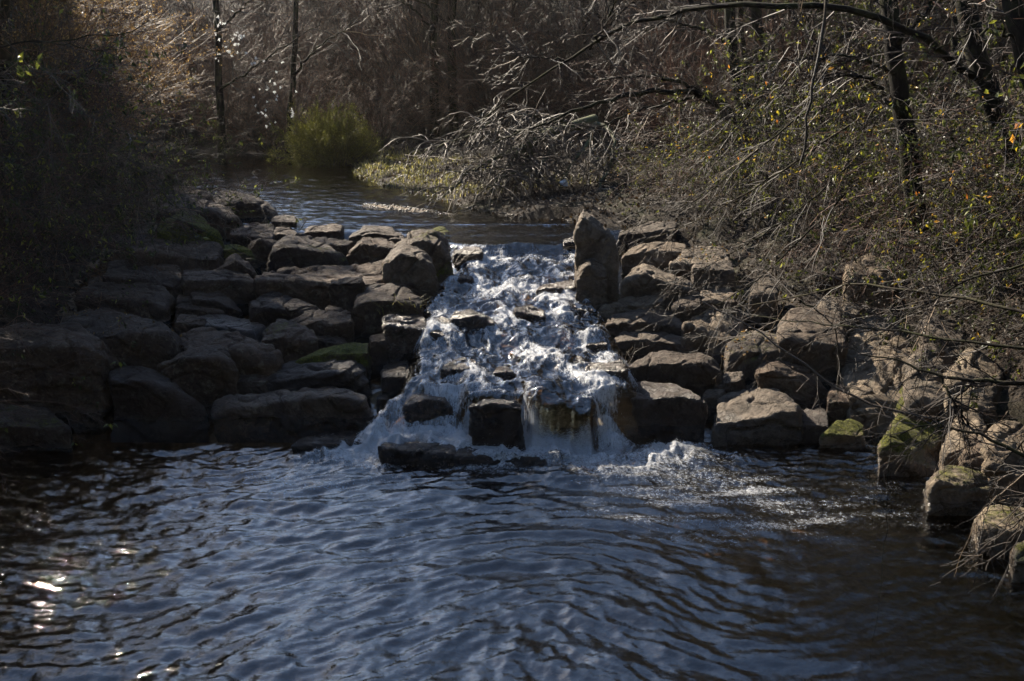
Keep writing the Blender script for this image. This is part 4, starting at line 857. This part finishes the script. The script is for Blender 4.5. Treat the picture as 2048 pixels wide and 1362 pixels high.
    special_tree('bare_tree', 'dark trunk hung with white seed heads at the upper left', [([(445, 330, 27.6), (442, 240, 27.6), (436, 150, 27.7), (438, 60, 27.8), (430, -20, 27.9), (425, -180, 28)], .12, .07)], [([(438, 60, 27.8), (480, 20, 27.5), (540, -30, 27.3)], .04, .02), ([(440, 180, 27.6), (500, 140, 27.3), (570, 90, 27.2), (640, 50, 27.1)], .04, .01)], 36, None, 12, 1.6)
    special_tree('bare_tree', 'upright dark trunk left of the added olive bush', [([(578, 320, 27.8), (582, 200, 27.8), (590, 90, 27.9), (592, 0, 28), (595, -180, 28.1)], .09, .06)], [([(585, 150, 27.8), (640, 90, 27.6), (720, 40, 27.4)], .04, .01)], 37, None, 12, 1.5)
    for lab, u, s_ in (('dark twin trunk above the middle of the thicket, left stem', 868, 41), ('dark twin trunk above the middle of the thicket, right stem', 905, 42), ('grey upright trunk behind the arching branch', 1225, 43)):
        special_tree('bare_tree', lab, [([(u+3, 300, 29), (u, 160, 29), (u-4, 60, 29), (u+3, -20, 29.1), (u+8, -180, 29.2)], .15, .09)], [([(u, 60, 29), (u-50, 10, 28.8), (u-110, -20, 28.6)], .04, .015)], s_, None, 9, 1.4)
    special_tree('sapling', 'thin pale sapling stem crossing in front of the brambles, upper right', [([(1600, 330, 10.9), (1612, 265, 10.9), (1622, 185, 10.9), (1636, 110, 11.), (1648, 40, 11.), (1652, -20, 11.), (1655, -160, 11.)], .014, .02)], None, 38, None, 5, .7, mat='palebark', lev=1, kids=(5,), sides=6)
    # ---- olive bush added in place of a green lens-flare ghost -------------------------------------------------------------------
    ol = make_shrub(51, 1.55, 110, 'olive', 1.25, leaf='olive', nleaf=26000, lsz=(.03, .06), name='flare_ghost_bush', twig=9, arch=.03, kids=14, spread=.8); put(ol, P(668, 300, 26.9)[0], 26.5, .4, 1.2); ol.scale = (.72, .7, 1.); tag(ol, 'olive-green bush added in place of a green lens-flare ghost beyond the bend of the stream', 'bush')
    # ---- seed heads ---------------------------------------------------------------------
    cl = empty('clematis_vine', P(440, 300, 27)); tag(cl, 'climbing vine with fluffy white seed heads hanging in the upper left trees', 'vine')
    vp = hand(rng, [([(445, 250, 27.), (470, 140, 26.8), (455, 60, 26.8), (440, 20, 26.8)], .01, .005), ([(470, 140, 26.8), (520, 150, 26.6), (570, 230, 26.5)], .008, .004), ([(520, 150, 26.6), (545, 200, 26.5), (540, 260, 26.5)], .006, .003)])
    b0 = np.array(cl.location)
    link('stem', tubes([(a-b0, r) for a, r in vp], 4, 'stem', rng=rng), M['twig'], cl)
    cs = []
    for (u, v, n_, su, sv) in [(455, 40, 9, 12, 22), (475, 80, 14, 10, 20), (462, 105, 14, 18, 10), (478, 70, 5, 5, 8), (440, 60, 6, 10, 20), (545, 160, 16, 18, 28), (540, 205, 14, 22, 22), (525, 228, 8, 12, 8), (585, 225, 9, 8, 10), (560, 190, 8, 14, 20), (430, 120, 6, 14, 10), (540, 245, 4, 5, 8), (500, 130, 5, 14, 12)]:
        for _ in range(int(n_*.6)): cs.append(P(u+rng.normal()*su*.8, v+rng.normal()*sv*.8, 26.5+rng.normal()*.15)-b0)
    cs = np.array(cs); VP = np.concatenate([a_-b0 for a_, _ in vp]); lk = []
    for c_ in cs:
        n_ = VP[np.argmin(((VP-c_)**2).sum(1))]; t_ = np.linspace(0, 1, 6)[:, None]; q_ = n_*(1-t_)+c_*t_+rng.normal(size=(6, 3))*.05*np.sin(t_*3.14); q_[0] = n_; q_[-1] = c_; q_[:, 2] += .12*np.sin(t_[:, 0]*3.14); lk.append((q_, np.full(6, .004)))
    link('shoots', tubes(lk, 3, 'shoots', rng=rng), M['twig'], cl)
    fz = np.repeat(cs, rng.integers(8, 26, len(cs)), 0)
    link('seed_heads', leaves(fz, rng, (.022, .058), 'seed_heads', 0., .42), M['fluff'], cl)
    # ---- fallen willow ---------------------------------------------------------------------
    ft = empty('fallen_tree', P(1130, 300, 20)); tag(ft, 'fallen tree whose pale twisted twigs droop into the water behind the rapids', 'tree'); b0 = np.array(ft.location)
    tk = hand(rng, [([(1190, 240, 20.6), (1110, 262, 20.1), (1060, 285, 19.8), (1030, 315, 19.4), (1005, 350, 19.1), (985, 385, 18.9)], .12, .05)], 16)
    lm = hand(rng, [([(1060, 285, 19.8), (1010, 305, 19.5), (960, 335, 19.3), (905, 372, 19.1), (885, 395, 19.)], .06, .02), ([(1060, 285, 19.8), (1058, 310, 19.6), (1042, 345, 19.2), (1030, 380, 18.9)], .06, .03),
        ([(1110, 262, 20.1), (1000, 262, 19.8), (930, 272, 19.7), (880, 290, 19.6), (858, 312, 19.5)], .045, .012), ([(1190, 240, 20.6), (1180, 290, 19.9), (1140, 330, 19.4), (1120, 380, 18.9)], .06, .02), ([(1100, 300, 19.7), (1080, 340, 19.2), (1020, 345, 18.9), (1000, 352, 18.8), (975, 375, 18.6)], .035, .012), ([(1190, 240, 20.6), (1230, 270, 20.), (1225, 330, 19.4), (1190, 390, 18.8)], .05, .02), ([(1150, 255, 20.3), (1080, 230, 19.8), (1000, 235, 19.5), (950, 262, 19.3)], .04, .01)], 14, .02)
    dp, th = [], []
    for X, r_ in lm+tk:
        for k in range(54):
            i = rng.integers(2, len(X)-1); q = X[i]+rng.normal(size=3)*.03
            a = rng.uniform(0, 2*math.pi); d = np.array([math.cos(a)*.8, math.sin(a)*.6-.35, rng.uniform(-.3, .6)])
            Lg = rng.uniform(.6, 1.5)
            pt, rad = grow(rng, q, d, Lg, rng.uniform(.008, .016), 12, .17, .17, .3)
            if pt[:, 2].min() < 1.15: pt[:, 2] = np.maximum(pt[:, 2], 1.15+rng.uniform(0, .1)*np.arange(12)/12)
            dp.append((pt, rad))
            for m in range(5):
                j = rng.integers(2, 11); dd = pt[j]-pt[j-1]; dd /= np.linalg.norm(dd)+1e-9
                th.append(grow(rng, pt[j], rdir(rng, dd, rng.uniform(.4, 1.2)), Lg*rng.uniform(.2, .5), .005, 7, .25, .06, .5))
    def loc(ps): return [(X-b0, r) for X, r in ps]
    link('trunk', tubes(loc(tk), 10, 'trunk', rng=rng), M['mossbark'], ft); link('limbs', tubes(loc(lm), 7, 'limbs', rng=rng), M['mossbark'], ft)
    link('drooping_twigs', tubes(loc(dp), 4, 'drooping_twigs', rng=rng), M['palebark'], ft); link('fine_twigs', tubes(loc(th), 3, 'fine_twigs', rng=rng), M['twig'], ft)
    # ---- bare branches hanging over the pool at the right ----------------------------------
    def branch_thing(name, label, specs, seed, mat='bark', nt=8, Lt=.6, grav=.03, lev=1, kids=(5,), group=None, r=.006, cat='branch', rmin=.0022, ang=(.4, 1.)):
        rg = np.random.default_rng(seed); H = hand(rg, specs, 16, .008); b = H[0][0][0].copy()
        root = empty(name, b); tag(root, label, cat, group); tw = []
        side_twigs(rg, tw, H, nt, Lt, r, lev, kids, grav, out=None, rmin=rmin, ang=ang)
        link('limb', tubes([(X-b, q) for X, q in H], 7, 'limb', rng=rg), M[mat], root)
        if tw: link('twigs', tubes([(X-b, q) for X, q in tw], 3, 'twigs', rng=rg), M['twig'], root)
    branch_thing('bare_branch', 'thick bare branch reaching in level from the right edge', [([(2110, 768, 6.9), (2048, 765, 6.95), (1955, 764, 7.05), (1900, 757, 7.1), (1860, 745, 7.2), (1800, 720, 7.35), (1720, 708, 7.5)], .022, .004), ([(1955, 764, 7.05), (1900, 800, 7.), (1925, 845, 6.9), (1950, 862, 6.85)], .010, .006), ([(1880, 752, 7.15), (1905, 800, 7.0), (1930, 835, 6.95), (1955, 872, 6.9)], .011, .007)], 61, nt=12)
    branch_thing('bare_branch', 'dark branch slanting down from the right edge to the mossy slabs', [([(2110, 930, 6.5), (2048, 908, 6.55), (1961, 872, 6.7), (1893, 852, 6.85), (1850, 850, 6.95), (1800, 870, 7.05)], .017, .004)], 62, nt=11)
    branch_thing('bare_branch', 'long thin rod running down from upper left towards the leaning slabs', [([(1400, 600, 9.4), (1500, 655, 9.1), (1600, 720, 8.8), (1670, 780, 8.6), (1712, 800, 8.5), (1760, 812, 8.4), (1812, 833, 8.3), (1900, 838, 8.2)], .006, .014)], 63, mat='palebark', nt=5, Lt=.5)
    branch_thing('bare_branch', 'hooked twig dangling above the small mossy stone', [([(1600, 600, 9.6), (1665, 640, 9.4), (1680, 700, 9.3), (1672, 760, 9.25), (1676, 785, 9.2)], .008, .006)], 64, nt=6, Lt=.5)
    branch_thing('bare_branch', 'curved twig bending down in front of the mossy-topped boulder', [([(1560, 560, 10.2), (1520, 625, 10.1), (1470, 650, 10.), (1443, 690, 9.95), (1440, 740, 9.9)], .007, .003)], 65, mat='palebark', nt=4, Lt=.4)
    branch_thing('bare_branch', 'tangled bare branches crossing the sunlit slabs of the right bank', [([(2100, 640, 7.4), (1980, 600, 7.8), (1850, 590, 8.2), (1720, 560, 8.7), (1560, 600, 9.4), (1440, 620, 10.)], .016, .003), ([(2100, 700, 7.2), (1950, 690, 7.5), (1800, 660, 8.), (1650, 650, 8.6), (1500, 630, 9.4)], .014, .003), ([(2080, 520, 8.), (1930, 560, 8.3), (1800, 640, 8.4), (1700, 700, 8.6)], .012, .003), ([(1700, 380, 10.5), (1600, 480, 10.4), (1520, 560, 10.3), (1380, 640, 10.3)], .012, .003)], 66, nt=16, Lt=.8, lev=2, kids=(5, 3))
    branch_thing('bare_branch', 'twiggy grey branches sweeping down left over the standing slab', [([(1700, 250, 13.), (1580, 330, 13.), (1470, 400, 13.2), (1380, 450, 13.4), (1290, 480, 13.6)], .016, .003), ([(1600, 230, 14.), (1480, 330, 14.), (1400, 400, 14.1), (1300, 440, 14.3), (1230, 470, 14.4)], .014, .003), ([(1520, 200, 15.5), (1440, 300, 15.3), (1370, 370, 15.2), (1290, 410, 15.2)], .012, .003), ([(1700, 330, 12.), (1600, 420, 12.), (1480, 500, 12.), (1360, 560, 12.2)], .012, .003)], 67, nt=24, Lt=.8, lev=2, kids=(5, 3))
    branch_thing('bare_branch', 'bare twigs drooping over the water in the lower right corner', [([(2120, 880, 6.1), (2060, 940, 6.2), (2000, 990, 6.4), (1940, 1040, 6.6)], .009, .003), ([(2120, 960, 5.9), (2070, 1010, 6.), (2020, 1060, 6.1), (1960, 1090, 6.3)], .008, .003), ([(2110, 820, 6.4), (2040, 890, 6.6), (1990, 950, 6.8), (1975, 1020, 6.9)], .009, .003)], 68, nt=12, Lt=.5, mat='palebark')
    branch_thing('hanging_twigs', 'hair-thin dark twigs hanging straight down over the pool at the right', [([(1785, 800, 6.4), (1778, 920, 6.35), (1772, 1060, 6.3), (1760, 1180, 6.3), (1742, 1340, 6.2)], .002, .0014), ([(1752, 870, 6.6), (1748, 960, 6.6), (1745, 1050, 6.6)], .002, .0013), ([(1860, 880, 6.5), (1850, 930, 6.5), (1852, 1010, 6.5)], .002, .0014)], 69, nt=0)
    branch_thing('overhead_branch', 'thin dark branch crossing at the top left in front of the russet shrubs', [([(-40, 100, 13.), (60, 82, 13.), (130, 85, 13.1), (200, 62, 13.2), (250, 78, 13.3), (300, 40, 13.4)], .014, .004), ([(60, 82, 13.), (150, 90, 13.), (195, 105, 13.), (260, 92, 13.1)], .008, .003)], 70, nt=7, Lt=.8)
    branch_thing('dead_twig', 'pale bent dead twig lying on the left bank below the brambles', [([(195, 492, 14.2), (215, 450, 14.4), (243, 437, 14.5), (275, 438, 14.5), (306, 446, 14.5)], .009, .005)], 71, mat='palebark', nt=3, Lt=.25, cat='twig')
    branch_thing('dead_twig', 'forked dead twig standing in front of the pale flat slab', [([(452, 488, 15.3), (449, 462, 15.35), (452, 425, 15.4)], .009, .004), ([(449, 462, 15.35), (420, 440, 15.4), (408, 428, 15.45)], .007, .003), ([(449, 462, 15.35), (465, 450, 15.4), (478, 442, 15.4)], .006, .003)], 72, mat='palebark', nt=1, Lt=.2, cat='twig')
    branch_thing('dead_twig', 'light straight stick leaning on the round brown rock in the rapids', [([(913, 531, 14.2), (930, 515, 14.2), (952, 499, 14.2)], .011, .006)], 73, mat='palebark', nt=1, Lt=.15, cat='twig')
    branch_thing('dead_twig', 'curved dead stick among the stones at the head of the left bank', [([(560, 452, 16.2), (580, 455, 16.2), (596, 464, 16.2), (604, 455, 16.2), (610, 442, 16.2)], .009, .006)], 74, nt=1, Lt=.2, cat='twig')
    # little bare plants
    for lab, u, v, Y, sc in (('tiny bare seedling growing on the wet rocks right of the chute', 1245, 738, 10.9, .45), ('tiny bare seedling in the chute gap beside the round brown rock', 908, 530, 14.3, .4)):
        rg = np.random.default_rng(int(u)); ps = []; b = P(u, v, Y)
        for k in range(9): branchy(rg, ps, np.zeros(3), (rg.normal()*.6, rg.normal()*.4, 1), sc*rg.uniform(.5, 1.1), .004, 1, (4,), (6, 4), .2, .05, .5, out=None)
        o = link('seedling', tubes(ps, 3, 'seedling', rng=rg), M['palebark']); o.location = b; tag(o, lab, 'plant')
    # ---- grass -----------------------------------------------------------------------------
    def grass(points, rg, h=(.08, .2), name='grass', lean=.35, w=.004):
        n = len(points); H = rg.uniform(*h, n); a = rg.uniform(0, 2*math.pi, n); ln = rg.uniform(.1, lean, n)*H*2.2
        dx = np.stack([np.cos(a)*ln, np.sin(a)*ln, H*0], 1); side = np.stack([-np.sin(a), np.cos(a), a*0], 1)*w
        p0 = points; p1 = points+dx*.3+np.array([0, 0, 1])*(H*.6)[:, None]; p2 = points+dx+np.array([0, 0, 1])*(H*(1-.3*lean))[:, None]
        V = np.stack([p0-side, p0+side, p1+side*.8, p1-side*.8, p2+side*.15, p2-side*.15], 1).reshape(-1, 3); k = np.arange(n)[:, None]*6
        F = np.concatenate([k+np.array([[0, 1, 2, 3]]), k+np.array([[3, 2, 4, 5]])])
        return mesh_np(name, V, F, {'tone': np.repeat(rg.random(n)**1.5, 6)}, smooth=False)
    rg = np.random.default_rng(8)
    b = P(790, 640, 12.3); pts = np.stack([rg.normal(size=260)*.13, rg.normal(size=260)*.06, np.zeros(260)], 1)
    o = link('grass_tuft', grass(pts, rg, (.14, .38), lean=.5, w=.004), M['grass']); o.location = b; tag(o, 'tuft of yellow-green grass in front of the egg-shaped boulder', 'grass tuft')
    n = 26000; x = rg.uniform(-5, 3.5, n); y = rg.uniform(19.5, 27.5, n); dr = x-edge_right(y); k = (dr > .25) & (dr < 3.4) & (rg.random(n) < np.clip(1.2-dr*.3, .1, 1)) & (noise(xy0(x, y)*1.4, 2) > -.2)
    x, y = x[k], y[k]; z = ground_z(x, y)
    o = link('grass', grass(np.stack([x, y, z-.01], 1), rg, (.04, .15), w=.006), M['grass']); tag(o, 'short sunlit grass on the low bar beyond the stream', kind='stuff')
    # ---- leaf litter ----------------------------------------------------------------------
    n = 90000; x = rg.uniform(-11, 9, n); y = rg.uniform(4, 29, n); el, er = edge_left(y), edge_right(y)
    k = (x < el+.2) | (x > er+.15); x, y = x[k], y[k]; z = ground_z(x, y)
    o = link('leaf_litter', leaves(np.stack([x, y, z+.015], 1), rg, (.04, .09), 'leaf_litter', 0., .6), M['litter']); tag(o, 'brown dead leaves covering both banks', kind='stuff')
    pts = []
    cap = [r for r in ROCKS if 'orange dead leaves' in r['label'] or 'few dead leaves' in r['label'] or 'in its hollow' in r['label']]
    for r in cap:
        me = r.data; N_ = len(me.vertices); A = np.empty(N_*3, np.float32); me.vertices.foreach_get('co', A); A = A.reshape(-1, 3)+np.array(r.location); top = A[A[:, 2] > A[:, 2].min()+.72*(A[:, 2].max()-A[:, 2].min())]
        pts.append(top[rg.integers(0, len(top), 60)]+np.array([0, 0, .012]))
    o = link('fallen_leaves', leaves(np.concatenate(pts), rg, (.03, .06), 'fallen_leaves', 0., .7), M['dryleaf']); tag(o, 'orange-brown dead leaves lying on boulder tops', kind='stuff')
    # ---- gravel bar --------------------------------------------------------------------------
    n = 30000; x = rg.uniform(-7, 1, n); y = rg.uniform(17.5, 24.5, n); z = ground_z(x, y); k = (z > z_stream(y)-.06) & (x < edge_right(y)+.4); x, y, z = x[k], y[k], z[k]
    m_ = blobs(np.stack([x, y, z], 1), rg.uniform(.008, .028, len(x)), rg, .6, 'gravel')
    o = link('gravel', m_, M['pebble']); tag(o, 'wet brown gravel of the low bar in the stream', kind='stuff')
    # ---- a scrap of plastic caught in the fallen tree
    bm = bmesh.new(); bmesh.ops.create_icosphere(bm, subdivisions=3, radius=.075)
    for v_ in bm.verts:
        q = np.array([v_.co[:]])*14; f = 1+.45*float(noise(q, 4)[0])+.25*float(noise(q*2.3, 5)[0]); v_.co = v_.co*f; v_.co.z *= .8
    me = bpy.data.meshes.new('plastic_scrap'); bm.to_mesh(me); bm.free(); a = me.attributes.new('tone', 'FLOAT', 'POINT')
    o = link('plastic_scrap', me, M['white']); o.location = P(1128, 366, 18.9); tag(o, 'crumpled white plastic scrap caught in the drooping twigs', 'litter')
def _peb():
    b = NB('pebbles'); t = b.attr('tone')
    col = b.ramp(t, [(0, (.01, .007, .004)), (.6, (.026, .018, .011)), (1, (.06, .043, .027))])
    return b.end(b.principled(col, .35, None, .5))
M['pebble'] = _peb()
# ------------------------------------------------------------------ light
SUN_AZ, SUN_EL = R(-40), R(33)     # azimuth from +Y towards +X (negative = left)
w = bpy.data.worlds.new('World'); SC.world = w; w.use_nodes = True
nt = w.node_tree; bg = nt.nodes['Background']; sky = nt.nodes.new('ShaderNodeTexSky')
sky.sky_type = 'NISHITA'; sky.sun_disc = False; sky.sun_elevation = SUN_EL; sky.sun_rotation = SUN_AZ
sky.air_density = 1.; sky.dust_density = .4; sky.ozone_density = 1.2
nt.links.new(sky.outputs[0], bg.inputs[0]); bg.inputs[1].default_value = .095
sd = bpy.data.lights.new('sun', 'SUN'); so = bpy.data.objects.new('sun', sd); COL.objects.link(so)
sd.energy = 5.; sd.angle = R(.53); sd.color = (1., .88, .71)
dv = Vector((math.sin(SUN_AZ)*math.cos(SUN_EL), math.cos(SUN_AZ)*math.cos(SUN_EL), math.sin(SUN_EL)))
so.rotation_euler = dv.to_track_quat('Z', 'Y').to_euler(); so.location = dv*60
SC.view_settings.view_transform = 'Standard'; SC.view_settings.look = 'None'; SC.view_settings.exposure = 1.85; SC.view_settings.gamma = 1
SC.render.engine = 'CYCLES'
cy = SC.cycles; cy.max_bounces = 6; cy.diffuse_bounces = 2; cy.glossy_bounces = 3; cy.transmission_bounces = 4; cy.transparent_max_bounces = 12
cy.caustics_reflective = False; cy.caustics_refractive = False
cy.sample_clamp_indirect = 4
# ------------------------------------------------------------------ build
def build_flare_haze():  # air volume added to give the warm veil of the lens flare
    bm = bmesh.new(); bmesh.ops.create_cube(bm, size=1.)
    for v in bm.verts: v.co = ((-60 if v.co.x < 0 else 60), (-22 if v.co.y < 0 else 110), (-2.5 if v.co.z < 0 else 24))
    me = bpy.data.meshes.new('flare_haze'); bm.to_mesh(me); bm.free(); b = NB('flare_veil'); pv = b.n('ShaderNodeVolumePrincipled')
    pv.inputs['Color'].default_value = (1., .9, .78, 1); pv.inputs['Density'].default_value = HAZE; pv.inputs['Anisotropy'].default_value = .55
    b.l(pv.outputs[0], b.out.inputs['Volume']); o = link('flare_haze', me, b.m); tag(o, kind='stuff')
HAZE = .0002
build_flare_haze(); cy.volume_bounces = 0
import time; _t = time.time()
def lap(s):
    global _t
    print('LAP', s, round(time.time()-_t, 1)); _t = time.time()
build_land(); lap('land')
build_rocks(); lap('rocks')
Vw, fo, kp, gw = build_water(); lap('water')
build_foam(Vw, fo, (gw < Vw[:, 2]-.01)); lap('foam')
build_curtain(); build_plants(); lap('plants')
print('VERTS', sum(len(o.data.vertices) for o in COL.objects if o.type == 'MESH'))
